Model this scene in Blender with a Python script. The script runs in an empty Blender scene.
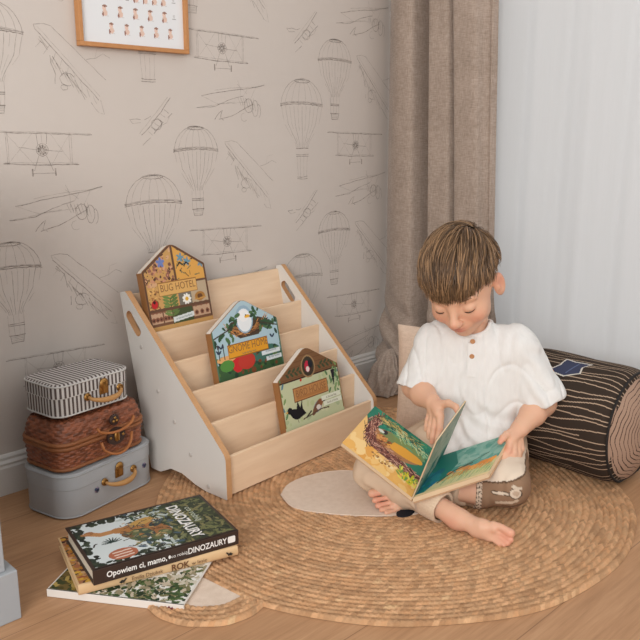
import bpy, bmesh, math, random
import numpy as np
from mathutils import Vector, Matrix, noise
from mathutils.geometry import tessellate_polygon

random.seed(7); RNG = np.random.default_rng(7)
PI = math.pi
scene = bpy.context.scene
COL = scene.collection

# ------------------------------------------------------------------ helpers
def s2l(c):
    """sRGB 0-255 -> linear"""
    out = []
    for v in c[:3]:
        v = v / 255.0
        out.append(v / 12.92 if v <= 0.04045 else ((v + 0.055) / 1.055) ** 2.4)
    return tuple(out)

def rgba(c): return (*s2l(c), 1.0)

MATS = {}
class NT:
    """tiny node-tree helper"""
    def __init__(self, name):
        self.m = bpy.data.materials.new(name); self.m.use_nodes = True
        self.t = self.m.node_tree; self.n = self.t.nodes; self.l = self.t.links
        self.b = self.n['Principled BSDF']; MATS[name] = self.m
    def node(self, typ, **kw):
        nd = self.n.new(typ)
        for k, v in kw.items():
            if k.startswith('i_'):
                key = k[2:]
                nd.inputs[int(key) if key.isdigit() else key.replace('_', ' ')].default_value = v
            else: setattr(nd, k, v)
        return nd
    def link(self, a, b): self.l.new(a, b)
    def math(self, op, a, b=None, clamp=False):
        nd = self.n.new('ShaderNodeMath'); nd.operation = op; nd.use_clamp = clamp
        for i, v in enumerate((a, b)):
            if v is None: continue
            if isinstance(v, (int, float)): nd.inputs[i].default_value = v
            else: self.l.new(v, nd.inputs[i])
        return nd.outputs[0]
    def mix(self, fac, a, b):
        nd = self.n.new('ShaderNodeMix'); nd.data_type = 'RGBA'
        for i, v in ((0, fac), (6, a), (7, b)):
            if isinstance(v, (int, float)): nd.inputs[i].default_value = v
            elif isinstance(v, tuple): nd.inputs[i].default_value = v
            else: self.l.new(v, nd.inputs[i])
        return nd.outputs[2]
    def coord(self, kind='Object', scale=(1, 1, 1), rot=(0, 0, 0)):
        tc = self.n.new('ShaderNodeTexCoord'); mp = self.n.new('ShaderNodeMapping')
        mp.inputs['Scale'].default_value = scale; mp.inputs['Rotation'].default_value = rot
        self.l.new(tc.outputs[kind], mp.inputs['Vector']); return mp.outputs[0]
    def noise(self, vec, scale=5, detail=3, rough=.5):
        nd = self.node('ShaderNodeTexNoise', i_Scale=scale, i_Detail=detail, i_Roughness=rough)
        self.l.new(vec, nd.inputs['Vector']); return nd.outputs['Fac']
    def ramp(self, fac, stops):
        nd = self.n.new('ShaderNodeValToRGB'); cr = nd.color_ramp
        while len(cr.elements) < len(stops): cr.elements.new(.5)
        for e, (p, c) in zip(cr.elements, stops): e.position = p; e.color = c
        self.l.new(fac, nd.inputs[0]); return nd.outputs[0]
    def bump(self, h, strength=.3, dist=.002):
        nd = self.node('ShaderNodeBump', i_Strength=strength, i_Distance=dist)
        self.l.new(h, nd.inputs['Height']); self.l.new(nd.outputs[0], self.b.inputs['Normal'])
    def base(self, c):
        if isinstance(c, tuple): self.b.inputs['Base Color'].default_value = c
        else: self.l.new(c, self.b.inputs['Base Color'])
    def rough(self, v): self.b.inputs['Roughness'].default_value = v

def simple(name, c, rough=.6, var=.06, nscale=40, metal=0, bump=0, bscale=400, spec=.4):
    """procedural material: a colour with gentle noise variation"""
    if name in MATS: return MATS[name]
    t = NT(name); v = t.coord()
    n = t.noise(v, nscale, 3)
    lo = tuple(max(0, x * (1 - var)) for x in s2l(c)) + (1,); hi = tuple(min(1, x * (1 + var)) for x in s2l(c)) + (1,)
    t.base(t.mix(n, lo, hi)); t.rough(rough); t.b.inputs['Metallic'].default_value = metal
    t.b.inputs['Specular IOR Level'].default_value = spec
    if bump: t.bump(t.noise(v, bscale, 2), bump, .001)
    return t.m

def vcol(name, rough=.6, spec=.4, bump=0, bscale=600, sss=0):
    """material that reads the print / pigment colour stored on the mesh"""
    if name in MATS: return MATS[name]
    t = NT(name); a = t.node('ShaderNodeVertexColor'); a.layer_name = 'Col'
    t.base(a.outputs[0]); t.rough(rough); t.b.inputs['Specular IOR Level'].default_value = spec
    if bump: t.bump(t.noise(t.coord(), bscale, 2), bump, .001)
    if sss:
        t.b.inputs['Subsurface Weight'].default_value = sss
        t.b.inputs['Subsurface Radius'].default_value = (1, .35, .2); t.b.inputs['Subsurface Scale'].default_value = .006
    return t.m

def tag(o, label=None, cat=None, group=None, kind=None):
    if label: o['label'] = label
    if cat: o['category'] = cat
    if group: o['group'] = group
    if kind: o['kind'] = kind
    return o

def empty(name, loc=(0, 0, 0), rz=0, label=None, cat=None, group=None):
    o = bpy.data.objects.new(name, None); COL.objects.link(o); o.location = loc; o.rotation_euler = (0, 0, rz)
    o.empty_display_size = .05
    return tag(o, label, cat, group)

class MB:
    """mesh builder: collects shapes, builds ONE mesh object"""
    def __init__(self): self.v = []; self.f = []; self.mi = []; self.sm = []; self.cur = 0; self.M = Matrix.Identity(4)
    def mat(self, i): self.cur = i; return self
    def xf(self, M): self.M = M; return self
    def add(self, vs, fs, smooth=False):
        b = len(self.v)
        self.v += [tuple(self.M @ Vector(p)) for p in vs]
        for f in fs: self.f.append(tuple(i + b for i in f)); self.mi.append(self.cur); self.sm.append(smooth)
        return self
    def box(self, x0, y0, z0, x1, y1, z1, bev=0.0):
        if bev <= 0:
            vs = [(x, y, z) for z in (z0, z1) for y in (y0, y1) for x in (x0, x1)]
            return self.add(vs, [(0, 2, 3, 1), (4, 5, 7, 6), (0, 1, 5, 4), (2, 6, 7, 3), (0, 4, 6, 2), (1, 3, 7, 5)])
        bm = bmesh.new(); bmesh.ops.create_cube(bm, size=1)
        for v in bm.verts: v.co = Vector(((x0 + x1) / 2 + v.co.x * (x1 - x0), (y0 + y1) / 2 + v.co.y * (y1 - y0), (z0 + z1) / 2 + v.co.z * (z1 - z0)))
        bmesh.ops.bevel(bm, geom=bm.edges[:], offset=bev, segments=2, profile=.5, affect='EDGES')
        return self.bm(bm)
    def bm(self, bm, smooth=False):
        bm.verts.index_update()
        self.add([v.co[:] for v in bm.verts], [tuple(v.index for v in f.verts) for f in bm.faces], smooth); bm.free(); return self
    def tube(self, pts, r, seg=8, closed=False, flat=1.0, cap=True):
        """swept round tube; r number or list; flat squashes one axis"""
        n = len(pts); P = [Vector(p) for p in pts]; rr = r if isinstance(r, (list, tuple)) else [r] * n
        vs = []; up = None
        for i in range(n):
            a = P[(i - 1) % n] if (closed or i > 0) else P[i]; b = P[(i + 1) % n] if (closed or i < n - 1) else P[i]
            t = (b - a).normalized()
            if up is None:
                up = Vector((0, 0, 1)) if abs(t.z) < .9 else Vector((1, 0, 0))
            x = t.cross(up).normalized(); u = x.cross(t).normalized(); up = u
            for k in range(seg):
                an = 2 * PI * k / seg
                vs.append(tuple(P[i] + x * (math.cos(an) * rr[i]) + u * (math.sin(an) * rr[i] * flat)))
        fs = []
        for i in range(n if closed else n - 1):
            j = (i + 1) % n
            for k in range(seg): fs.append((i * seg + k, i * seg + (k + 1) % seg, j * seg + (k + 1) % seg, j * seg + k))
        if not closed and cap:
            fs.append(tuple(range(seg - 1, -1, -1))); fs.append(tuple((n - 1) * seg + k for k in range(seg)))
        return self.add(vs, fs, True)
    def lathe(self, prof, seg=24, c=(0, 0, 0)):
        """prof list of (r,z) bottom->top, capped"""
        vs = []; fs = []
        for r, z in prof:
            for k in range(seg): vs.append((c[0] + r * math.cos(2 * PI * k / seg), c[1] + r * math.sin(2 * PI * k / seg), c[2] + z))
        for i in range(len(prof) - 1):
            for k in range(seg): fs.append((i * seg + k, i * seg + (k + 1) % seg, (i + 1) * seg + (k + 1) % seg, (i + 1) * seg + k))
        fs.append(tuple(range(seg - 1, -1, -1))); fs.append(tuple((len(prof) - 1) * seg + k for k in range(seg)))
        return self.add(vs, fs, True)
    def plate(self, loops, z0, z1, face_mat=0, edge_mat=0):
        """extruded 2D outline (first loop outer, further loops holes) in local xy"""
        tris = tessellate_polygon([[Vector((x, y, 0)) for x, y in lp] for lp in loops])
        flat = [p for lp in loops for p in lp]; n = len(flat)
        vs = [(x, y, z0) for x, y in flat] + [(x, y, z1) for x, y in flat]
        c0 = self.cur; self.cur = face_mat
        tf = []
        for t in tris:
            a, b, c = [Vector(flat[i]) for i in t]
            if (b - a).cross(c - a) < 0: t = (t[0], t[2], t[1])
            tf.append(t)
        self.add(vs, [tuple(n + i for i in t) for t in tf] + [tuple(reversed(t)) for t in tf])
        self.cur = edge_mat; o = 0; fs = []
        for li, lp in enumerate(loops):
            m = len(lp); area = sum(lp[i][0] * lp[(i + 1) % m][1] - lp[(i + 1) % m][0] * lp[i][1] for i in range(m))
            for i in range(m):
                j = (i + 1) % m; q = (o + i, o + j, n + o + j, n + o + i)
                if (area < 0) != (li > 0): q = q[::-1]
                fs.append(q)
            o += m
        self.add(vs, fs); self.cur = c0; return self
    def ribbon(self, pts, w, nrm_off=(0, 0, 0)):
        """flat printed line in local xy plane, width w"""
        vs = []; fs = []; n = len(pts)
        for i in range(n):
            a = pts[max(0, i - 1)]; b = pts[min(n - 1, i + 1)]
            dx, dy = b[0] - a[0], b[1] - a[1]; L = math.hypot(dx, dy) or 1
            px, py = -dy / L * w / 2, dx / L * w / 2
            vs += [(pts[i][0] + px, pts[i][1] + py, 0), (pts[i][0] - px, pts[i][1] - py, 0)]
        for i in range(n - 1): fs.append((2 * i, 2 * i + 1, 2 * i + 3, 2 * i + 2))
        return self.add(vs, fs)
    def text(self, s, size, M, align='CENTER', sx=1.0, bold=0.0):
        """lettering as real geometry; M places the local xy plane"""
        cu = bpy.data.curves.new('tmp_text', 'FONT'); cu.body = s; cu.size = size; cu.align_x = align; cu.align_y = 'CENTER'
        cu.resolution_u = 3; cu.offset = bold
        ob = bpy.data.objects.new('tmp_text', cu); COL.objects.link(ob)
        bpy.context.view_layer.update()
        me = ob.to_mesh()
        old = self.M; self.M = M
        self.add([(v.co.x * sx, v.co.y, 0) for v in me.vertices], [tuple(p.vertices) for p in me.polygons]); self.M = old
        ob.to_mesh_clear(); bpy.data.objects.remove(ob); bpy.data.curves.remove(cu); return self
    def build(self, name, mats, parent=None, colors=None):
        me = bpy.data.meshes.new(name); me.from_pydata(self.v, [], self.f); me.update()
        if not isinstance(mats, (list, tuple)): mats = [mats]
        for m in mats: me.materials.append(m)
        me.polygons.foreach_set('material_index', self.mi); me.polygons.foreach_set('use_smooth', self.sm)
        o = bpy.data.objects.new(name, me); COL.objects.link(o)
        if parent is not None: o.parent = parent
        return o

def np_mesh(name, V, F, mat, parent=None, vcolors=None, fcolors=None, smooth=True, uv=None):
    """fast mesh from numpy arrays; F (n,4) or (n,3)"""
    me = bpy.data.meshes.new(name); V = np.asarray(V, np.float32); F = np.asarray(F, np.int32)
    k = F.shape[1]
    me.vertices.add(len(V)); me.vertices.foreach_set('co', V.ravel())
    me.loops.add(F.size); me.loops.foreach_set('vertex_index', F.ravel())
    me.polygons.add(len(F)); me.polygons.foreach_set('loop_start', np.arange(0, F.size, k, dtype=np.int32))
    me.polygons.foreach_set('use_smooth', np.full(len(F), smooth))
    me.update(calc_edges=True); me.validate()
    if vcolors is not None:
        a = me.color_attributes.new('Col', 'FLOAT_COLOR', 'POINT')
        a.data.foreach_set('color', np.c_[vcolors, np.ones(len(V))].astype(np.float32).ravel())
    if fcolors is not None:
        a = me.color_attributes.new('Col', 'FLOAT_COLOR', 'CORNER')
        a.data.foreach_set('color', np.repeat(np.c_[fcolors, np.ones(len(F))], k, axis=0).astype(np.float32).ravel())
    if uv is not None:
        u = me.uv_layers.new(name='UVMap'); u.data.foreach_set('uv', uv[F.ravel()].astype(np.float32).ravel())
    for m in (mat if isinstance(mat, (list, tuple)) else [mat]): me.materials.append(m)
    o = bpy.data.objects.new(name, me); COL.objects.link(o)
    if parent is not None: o.parent = parent
    return o

def grid_faces(nu, nv, closed_u=False):
    i = np.arange(nu if closed_u else nu - 1)[:, None]; j = np.arange(nv - 1)[None, :]
    i2 = (i + 1) % nu
    return np.stack([(i * nv + j), (i2 * nv + j), (i2 * nv + j + 1), (i * nv + j + 1)], -1).reshape(-1, 4)

# ------------------------------------------------------------------ printed artwork canvas
class Canvas:
    """a printed picture, stored as face colours of a fine grid (units: metres on the cover)"""
    def __init__(self, w, h, res=.0013, bg=(255, 255, 255)):
        self.w, self.h = w, h; self.nx = int(round(w / res)); self.ny = int(round(h / res))
        self.a = np.zeros((self.nx, self.ny, 3)); self.a[:] = s2l(bg)
        self.X, self.Y = np.meshgrid((np.arange(self.nx) + .5) * w / self.nx, (np.arange(self.ny) + .5) * h / self.ny, indexing='ij')
    def put(self, m, c, al=1.0): self.a[m] = self.a[m] * (1 - al) + np.array(s2l(c)) * al
    def rect(self, x0, y0, x1, y1, c, al=1.0): self.put((self.X >= x0) & (self.X <= x1) & (self.Y >= y0) & (self.Y <= y1), c, al)
    def ell(self, cx, cy, rx, ry, c, rot=0, al=1.0):
        dx, dy = self.X - cx, self.Y - cy; cr, sr = math.cos(rot), math.sin(rot)
        self.put(((dx * cr + dy * sr) / rx) ** 2 + ((-dx * sr + dy * cr) / ry) ** 2 <= 1, c, al)
    def poly(self, pts, c, al=1.0):
        m = np.zeros(self.X.shape, bool); n = len(pts)
        for i in range(n):
            x1, y1 = pts[i]; x2, y2 = pts[(i + 1) % n]
            if y1 == y2: continue
            cnd = ((y1 > self.Y) != (y2 > self.Y)) & (self.X < (x2 - x1) * (self.Y - y1) / (y2 - y1) + x1)
            m ^= cnd
        self.put(m, c, al)
    def line(self, pts, w, c, al=1.0):
        m = np.zeros(self.X.shape, bool)
        for (x1, y1), (x2, y2) in zip(pts[:-1], pts[1:]):
            dx, dy = x2 - x1, y2 - y1; L = dx * dx + dy * dy or 1e-9
            t = np.clip(((self.X - x1) * dx + (self.Y - y1) * dy) / L, 0, 1)
            m |= (self.X - x1 - t * dx) ** 2 + (self.Y - y1 - t * dy) ** 2 <= (w / 2) ** 2
        self.put(m, c, al)
    def leaf(self, x, y, L, ang, c, fat=.35):
        self.ell(x + math.cos(ang) * L / 2, y + math.sin(ang) * L / 2, L / 2, L / 2 * fat, c, ang)
    def blobs(self, n, box, size, cols, rng, al=1.0, fat=(.4, 1)):
        for _ in range(n):
            self.ell(rng.uniform(box[0], box[2]), rng.uniform(box[1], box[3]), s := rng.uniform(*size), s * rng.uniform(*fat), rng.choice(cols), rng.uniform(0, PI), al)
    def grain(self, amt, rng):
        self.a *= 1 + amt * (np.array([rng.random() for _ in range(1)])[0] * 0 + RNG.uniform(-1, 1, self.a.shape[:2])[..., None])
        np.clip(self.a, 0, 1, out=self.a)
    def mesh(self, name, M, mat, parent=None, clip=None, warp=None):
        """grid in local xy -> M ; clip(X,Y)->bool mask keeps cells"""
        gx = np.linspace(0, self.w, self.nx + 1); gy = np.linspace(0, self.h, self.ny + 1)
        GX, GY = np.meshgrid(gx, gy, indexing='ij'); GZ = np.zeros_like(GX)
        if warp: GX, GY, GZ = warp(GX, GY)
        Mn = np.array(M); V = np.stack([GX, GY, GZ, np.ones_like(GX)], -1).reshape(-1, 4) @ Mn.T
        F = grid_faces(self.nx + 1, self.ny + 1); C = self.a.reshape(-1, 3)
        if clip is not None:
            k = clip(self.X, self.Y).reshape(-1); F = F[k]; C = C[k]
        return np_mesh(name, V[:, :3], F, mat, parent, fcolors=C, smooth=False)

# ------------------------------------------------------------------ camera
F_PX = 800.0
PITCH = math.radians(13.0887); AZ = math.radians(45.3005)
fwd = Vector((math.cos(AZ) * math.cos(PITCH), math.sin(AZ) * math.cos(PITCH), -math.sin(PITCH)))
cam = bpy.data.cameras.new('camera'); cam_o = bpy.data.objects.new('camera', cam); COL.objects.link(cam_o)
cam_o.location = (0, 0, .78); cam_o.rotation_euler = fwd.to_track_quat('-Z', 'Y').to_euler()
cam.sensor_width = 36; cam.sensor_fit = 'HORIZONTAL'; cam.lens = 36 * F_PX / 640; cam.clip_start = .02
scene.camera = cam_o

# ------------------------------------------------------------------ light and view
scene.view_settings.view_transform = 'Standard'; scene.view_settings.look = 'None'
scene.view_settings.gamma = 1.0; scene.view_settings.use_curve_mapping = False
scene.view_settings.exposure = EXPOSURE = 0.0
w = bpy.data.worlds.new('world'); scene.world = w; w.use_nodes = True
w.node_tree.nodes['Background'].inputs[0].default_value = (1.0, .99, .98, 1)
w.node_tree.nodes['Background'].inputs[1].default_value = .80

def area(name, loc, target, size, power, col=(1, 1, 1), sy=None):
    l = bpy.data.lights.new(name, 'AREA'); l.size = size; l.energy = power; l.color = col
    if sy: l.shape = 'RECTANGLE'; l.size_y = sy
    o = bpy.data.objects.new(name, l); COL.objects.link(o); o.location = loc
    o.rotation_euler = (Vector(target) - Vector(loc)).to_track_quat('-Z', 'Y').to_euler(); return o
area('soft_key_camera_left', (-1.6, -.6, 1.35), (1.3, 1.2, .25), 1.4, 62, (1.0, .985, .965))  # added soft key from camera left, brightens front faces; no window stands there
area('daylight_from_side_window', (2.3, -.1, 1.5), (1.2, 1.1, .3), 1.3, 11, (1.0, .99, .98))

# ------------------------------------------------------------------ setting
WALL_Y = 1.67; WIN_X = 2.0; RIGHT_Y0 = -1.2; LEFT_X = -1.6

def floor_mat():
    t = NT('oak_laminate'); tc = t.coord('Object')
    br = t.node('ShaderNodeTexBrick', i_Scale=1.0, i_Mortar_Size=.0009, i_Mortar_Smooth=.2)
    br.inputs['Brick Width'].default_value = 1.38; br.inputs['Row Height'].default_value = .192
    br.offset = .37; br.inputs['Color1'].default_value = (0, 0, 0, 1); br.inputs['Color2'].default_value = (1, 1, 1, 1)
    br.inputs['Mortar'].default_value = (.5, .5, .5, 1)
    t.link(tc, br.inputs['Vector'])
    st = t.coord('Object', (1.6, 28, 1)); n1 = t.noise(st, 5, 6, .6)
    st2 = t.coord('Object', (.9, 6, 1)); n2 = t.noise(st2, 3, 4, .6)
    st3 = t.coord('Object', (4, 160, 1)); n3 = t.noise(st3, 6, 2, .5)
    g = t.math('ADD', t.math('MULTIPLY', n1, .45), t.math('MULTIPLY', n2, .40)); g = t.math('ADD', g, t.math('MULTIPLY', n3, .15))
    c = t.ramp(g, [(.34, rgba((160, 119, 85))), (.5, rgba((181, 138, 101))), (.66, rgba((197, 155, 118)))])
    c2 = t.mix(t.math('MULTIPLY', br.outputs['Color'], .10), c, rgba((156, 118, 88)))
    c3 = t.mix(br.outputs['Fac'], c2, rgba((140, 104, 76)))
    t.base(c3); t.rough(.5); t.b.inputs['Specular IOR Level'].default_value = .35
    t.bump(n3, .15, .0006); return t.m
fl = MB().box(-2.2, -1.4, -.02, 2.1, 1.76, 0).build('floor', floor_mat()); tag(fl, kind='structure')

# wallpaper ---------------------------------------------------------
def paper_mat():
    t = NT('wallpaper'); v = t.coord('Object'); n = t.noise(v, 3, 4, .6)
    fine = t.noise(t.coord('Object', (1, 1, .25)), 420, 2)
    c = t.mix(n, rgba((201, 192, 184)), rgba((208, 199, 191)))
    t.base(c); t.rough(.85); t.b.inputs['Specular IOR Level'].default_value = .2; t.bump(fine, .12, .0006); return t.m
def ink_mat(name, dark, light):
    t = NT(name); v = t.coord('Object'); n = t.noise(v, 90, 3, .7)
    t.base(t.ramp(n, [(.35, rgba(dark)), (.68, rgba(light))])); t.rough(.85); t.b.inputs['Specular IOR Level'].default_value = .2; return t.m

wl = MB(); wl.box(LEFT_X, WALL_Y, 0, WIN_X + .1, WALL_Y + .1, 2.6)
rr = random.Random(3); WS = 1.0437
# printed line motifs, local coordinates in metres around the motif centre
def L(ox, oz, pts, w=.0013, m=1, jit=.0007, dash=0):
    """sketchy printed line on the wall"""
    dense = []
    for (a, b) in zip(pts[:-1], pts[1:]):
        n = max(2, int(math.hypot(b[0] - a[0], b[1] - a[1]) / .012))
        for k in range(n): dense.append((a[0] + (b[0] - a[0]) * k / n, a[1] + (b[1] - a[1]) * k / n))
    dense.append(pts[-1])
    dense = [(x + rr.uniform(-jit, jit), z + rr.uniform(-jit, jit)) for x, z in dense]
    dense = [(x * WS, z * WS) for x, z in dense]; ox, oz = ox * WS, .78 + (oz - .78) * WS
    if ox + min(p[0] for p in dense) < LEFT_X or ox + max(p[0] for p in dense) > WIN_X - .02: return
    if oz + min(p[1] for p in dense) < .01: return
    wl.cur = m
    if dash and len(dense) > 4:
        i = 0
        while i < len(dense) - 1:
            k = rr.randint(2, 5); seg = dense[i:i + k + 1]
            if len(seg) > 1: wl.xf(Matrix.Translation((ox, WALL_Y - .0003, oz)) @ Matrix.Rotation(PI / 2, 4, 'X')); wl.ribbon(seg, w)
            i += k + rr.randint(1, 2)
    else:
        wl.xf(Matrix.Translation((ox, WALL_Y - .0003, oz)) @ Matrix.Rotation(PI / 2, 4, 'X')); wl.ribbon(dense, w)
def arc(cx, cz, rx, rz, a0, a1, n=16): return [(cx + rx * math.cos(a0 + (a1 - a0) * i / n), cz + rz * math.sin(a0 + (a1 - a0) * i / n)) for i in range(n + 1)]
def rot(pts, a, s=1): return [((x * math.cos(a) - z * math.sin(a)) * s, (x * math.sin(a) + z * math.cos(a)) * s) for x, z in pts]

def balloon(ox, oz, s=1.0, big=True):
    H = .115 * s; R = .072 * s; cz = .04 * s
    # dome with gores
    L(ox, oz, arc(0, cz, R, .068 * s, 0, PI, 20), .0012, 1)
    for k in (-.8, -.5, -.18, .18, .5, .8): L(ox, oz, [(k * R * math.cos(t), cz + .066 * s * math.sin(t)) for t in [i * PI / 2 / 8 for i in range(9)]], .0009, 2, .0006)
    L(ox, oz, arc(0, cz + .062 * s, .026 * s, .004 * s, 0, 2 * PI), .0016, 1)
    # girdle band
    for dz in (0, .0035, .006): L(ox, oz, arc(0, cz + dz * s - .004 * s, R * 1.04, .008 * s, PI, 2 * PI, 12) if False else [(x * R * 1.04, cz + dz * s + .006 * s * (1 - x * x)) for x in [i / 6 - 1 for i in range(13)]], .0017 if dz else .002, 1 if dz < .005 else 2)
    # net lines down to the ring
    for k in range(-5, 6):
        x0 = k / 5 * R; x1 = k / 5 * R * .26
        L(ox, oz, [(x0, cz), (x0 * .82 + x1 * .05, cz - .045 * s), (x1 * 1.35, cz - .09 * s), (x1, cz - .105 * s)], .0009, 2 if k % 2 else 1, .0006, dash=1 if k % 2 else 0)
    zz = cz - .105 * s
    if big:
        for dz in (0, -.016, -.02): L(ox, oz, [(-.022 * s, zz + dz * s), (.022 * s, zz + dz * s)], .0018, 1)
        for k in (-1, -.4, .3, 1): L(ox, oz, [(k * .018 * s, zz - .02 * s), (k * .015 * s, zz - .075 * s)], .0009, 2)
        for dz in (-.072, -.077): L(ox, oz, [(-.018 * s, zz + dz * s), (0, zz + dz * s - .0015), (.018 * s, zz + dz * s)], .0018, 1)
    else:
        for dz in (-.022, -.026): L(ox, oz, [(-.02 * s, zz + dz * s), (.02 * s, zz + dz * s)], .0018, 1)
        for k in (-1, -.3, .4, 1): L(ox, oz, [(k * .02 * s, zz), (k * .018 * s, zz - .05 * s)], .0008, 2)
        L(ox, oz, [(-.02 * s, zz - .05 * s), (.02 * s, zz - .05 * s)], .0022, 1)
        L(ox, oz, [(-.017 * s, zz - .05 * s), (-.014 * s, zz - .068 * s), (.014 * s, zz - .068 * s), (.017 * s, zz - .05 * s)], .0012, 1)
        for k in range(4): L(ox, oz, [(-.015 * s, zz - (.054 + .004 * k) * s), (.015 * s, zz - (.054 + .004 * k) * s)], .001, 2)

def biplane_front(ox, oz):
    W = .115
    L(ox, oz, [(-W, .036), (-.04, .034), (W, .030)], .0019, 1)
    L(ox, oz, [(-W * .96, .0385), (W * .98, .0325)], .0009, 2)
    L(ox, oz, [(-W * .72, -.026), (-.02, -.030), (W * .7, -.031)], .0019, 1, dash=0)
    L(ox, oz, [(-W * .7, -.0235), (W * .68, -.0285)], .0009, 2)
    for x in (-.075, -.071, .062, .066): L(ox, oz, [(x, .034), (x, -.028)], .001, 2)
    for x0, x1 in ((-.074, -.02), (.064, .02)): L(ox, oz, [(x0, .033), (x1, -.028)], .0006, 2); L(ox, oz, [(x0, -.028), (x1, .033)], .0006, 2)
    for r in (.013, .0085): L(ox, oz, arc(0, 0, r, r, 0, 2 * PI, 14), .0012, 1)
    for k in range(9):
        a = 2 * PI * k / 9; L(ox, oz, [(.003 * math.cos(a), .003 * math.sin(a)), (.011 * math.cos(a), .011 * math.sin(a))], .0028, 1, .0003)
    L(ox, oz, [(-.05, .006), (-.012, .001), (.012, -.001), (.045, -.004)], .001, 1)
    for x in (-.011, .012): L(ox, oz, [(x, .033), (x * .8, .012)], .001, 1)
    L(ox, oz, [(0, .034), (0, .014)], .001, 2)
    for x in (-.02, .022):
        L(ox, oz, [(x * .4, -.012), (x, -.042)], .001, 1); L(ox, oz, [(x * 1.2, -.038), (x * 1.2, -.053)], .0035, 1, .0003)
    L(ox, oz, [(-.024, -.047), (.026, -.047)], .001, 1)

def mono_tilt(ox, oz):
    """long-winged plane seen from above, diving down to the right"""
    o1 = [(-.062, .085), (-.075, .078), (.025, -.045), (.045, -.07), (.062, -.062), (-.04, .088), (-.062, .085)]
    L(ox, oz, [(-.075, .075), (.058, -.06)], .0016, 1); L(ox, oz, [(-.07, .08), (.062, -.053)], .0008, 2)
    L(ox, oz, [(-.075, .075), (-.078, .083), (-.058, .086), (-.04, .082), (.078, -.018)], .001, 1)
    L(ox, oz, [(-.068, .06), (-.05, .04), (-.045, .01), (-.038, -.01), (-.04, -.03)], .0013, 1, dash=1)
    L(ox, oz, [(-.07, .055), (-.06, .048), (-.025, .0), (.03, -.055), (.055, -.085)], .0012, 1, dash=1)
    L(ox, oz, [(.055, -.085), (.07, -.09), (.062, -.06)], .001, 2)
    for k in range(9):
        x = -.06 + k * .013; L(ox, oz, [(x, .058 - k * .0135), (x - .016 + .003 * k, .04 - k * .0135)], .0009, 2)
    L(ox, oz, arc(-.012, -.02, .017, .013, .4, 5.2, 10), .0012, 1); L(ox, oz, arc(-.02, -.036, .008, .006, 0, 2 * PI, 8), .0016, 2)
    for k in range(6): L(ox, oz, [(-.045 + k * .01, .02 - k * .008), (-.035 + k * .012, .0 - k * .012)], .0011, 1 if k % 2 else 2)
    L(ox, oz, [(.035, .022), (.055, .026), (.075, .036), (.09, .028)], .0009, 1); L(ox, oz, [(.055, .026), (.06, .046), (.08, .05)], .0007, 2)

def highwing(ox, oz):
    """three-quarter view plane with long raised wing"""
    L(ox, oz, [(-.10, .020), (-.03, .032), (.05, .042), (.098, .052)], .0015, 1); L(ox, oz, [(-.06, .034), (.0, .042), (.08, .047), (.098, .052)], .0009, 2)
    L(ox, oz, [(-.115, -.008), (-.06, -.004), (-.02, .012), (.03, .024)], .0013, 1); L(ox, oz, [(-.115, -.008), (-.03, .004), (.04, .008)], .0008, 2)
    L(ox, oz, [(-.10, .02), (-.05, .002), (.0, .008)], .0008, 2)
    L(ox, oz, [(-.05, -.034), (-.01, -.026), (.03, -.008), (.06, .004)], .0016, 1)
    L(ox, oz, [(-.062, -.034), (-.05, -.02), (-.038, -.012), (-.045, -.03), (-.035, -.036)], .0015, 1)
    L(ox, oz, arc(.045, .0, .014, .017, 0, 2 * PI, 12), .0015, 1); L(ox, oz, arc(.066, -.006, .01, .02, 0, 2 * PI, 12), .0013, 1)
    L(ox, oz, arc(.078, -.012, .006, .016, -1.5, 2.2, 8), .0012, 1); L(ox, oz, arc(.03, -.028, .01, .01, 1.5, 5.5, 10), .0013, 2)
    L(ox, oz, [(.03, .024), (.045, .045)], .0008, 2); L(ox, oz, [(.055, .02), (.07, .047)], .0008, 2); L(ox, oz, [(.02, .01), (.02, .038), (.012, .06)], .0008, 2)
    L(ox, oz, [(.01, .05), (.04, .028)], .0008, 2)
    for k in range(7): L(ox, oz, [(.012 + k * .008, .018), (.02 + k * .008, .0 - .002 * k)], .0012, 1 if k % 2 else 2)

def banking(ox, oz):
    L(ox, oz, [(-.03, -.03), (-.01, -.014), (.025, .022), (.052, .055)], .0018, 1); L(ox, oz, [(-.034, -.026), (.045, .055)], .0009, 2)
    L(ox, oz, [(-.028, -.052), (-.005, -.035), (.03, .0), (.055, .02)], .0014, 1, dash=1)
    L(ox, oz, [(-.058, .004), (-.04, .006), (-.02, .004), (-.002, .012)], .0012, 1, dash=1); L(ox, oz, [(-.058, .004), (-.05, -.004), (-.03, -.002)], .001, 1)
    L(ox, oz, arc(.012, -.006, .014, .012, 0, 2 * PI, 10), .0013, 1)
    for k in range(6): L(ox, oz, [(-.012 + k * .009, -.022 + k * .01), (.0 + k * .009, -.03 + k * .01)], .0014, 1 if k % 2 else 2)
    L(ox, oz, [(.02, -.01), (.04, -.002), (.048, .012)], .001, 2)

PX, PZ = .4745, .4655
for i in range(-5, 3):
    for j in range(-2, 5):
        ox = i * PX; oz = j * PZ + (i % 2) * PZ / 2
        mono_tilt(.857 + ox, .445 + oz)
        biplane_front(.778 + ox, .748 - PZ + oz)
        highwing(.812 + ox, .616 + oz)
        banking(1.046 + ox, .807 + oz)
        balloon(.692 + ox, .471 + oz, .88, False)
        balloon(1.516 - PX + ox, .81 - PZ / 2 + oz, 1.04, True)
wl.xf(Matrix.Identity(4))
wall_back = wl.build('wall_back', [paper_mat(), ink_mat('wall_ink_dark', (134, 125, 118), (190, 179, 170)), ink_mat('wall_ink_light', (160, 151, 144), (200, 190, 181))])
tag(wall_back, kind='structure')

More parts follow.
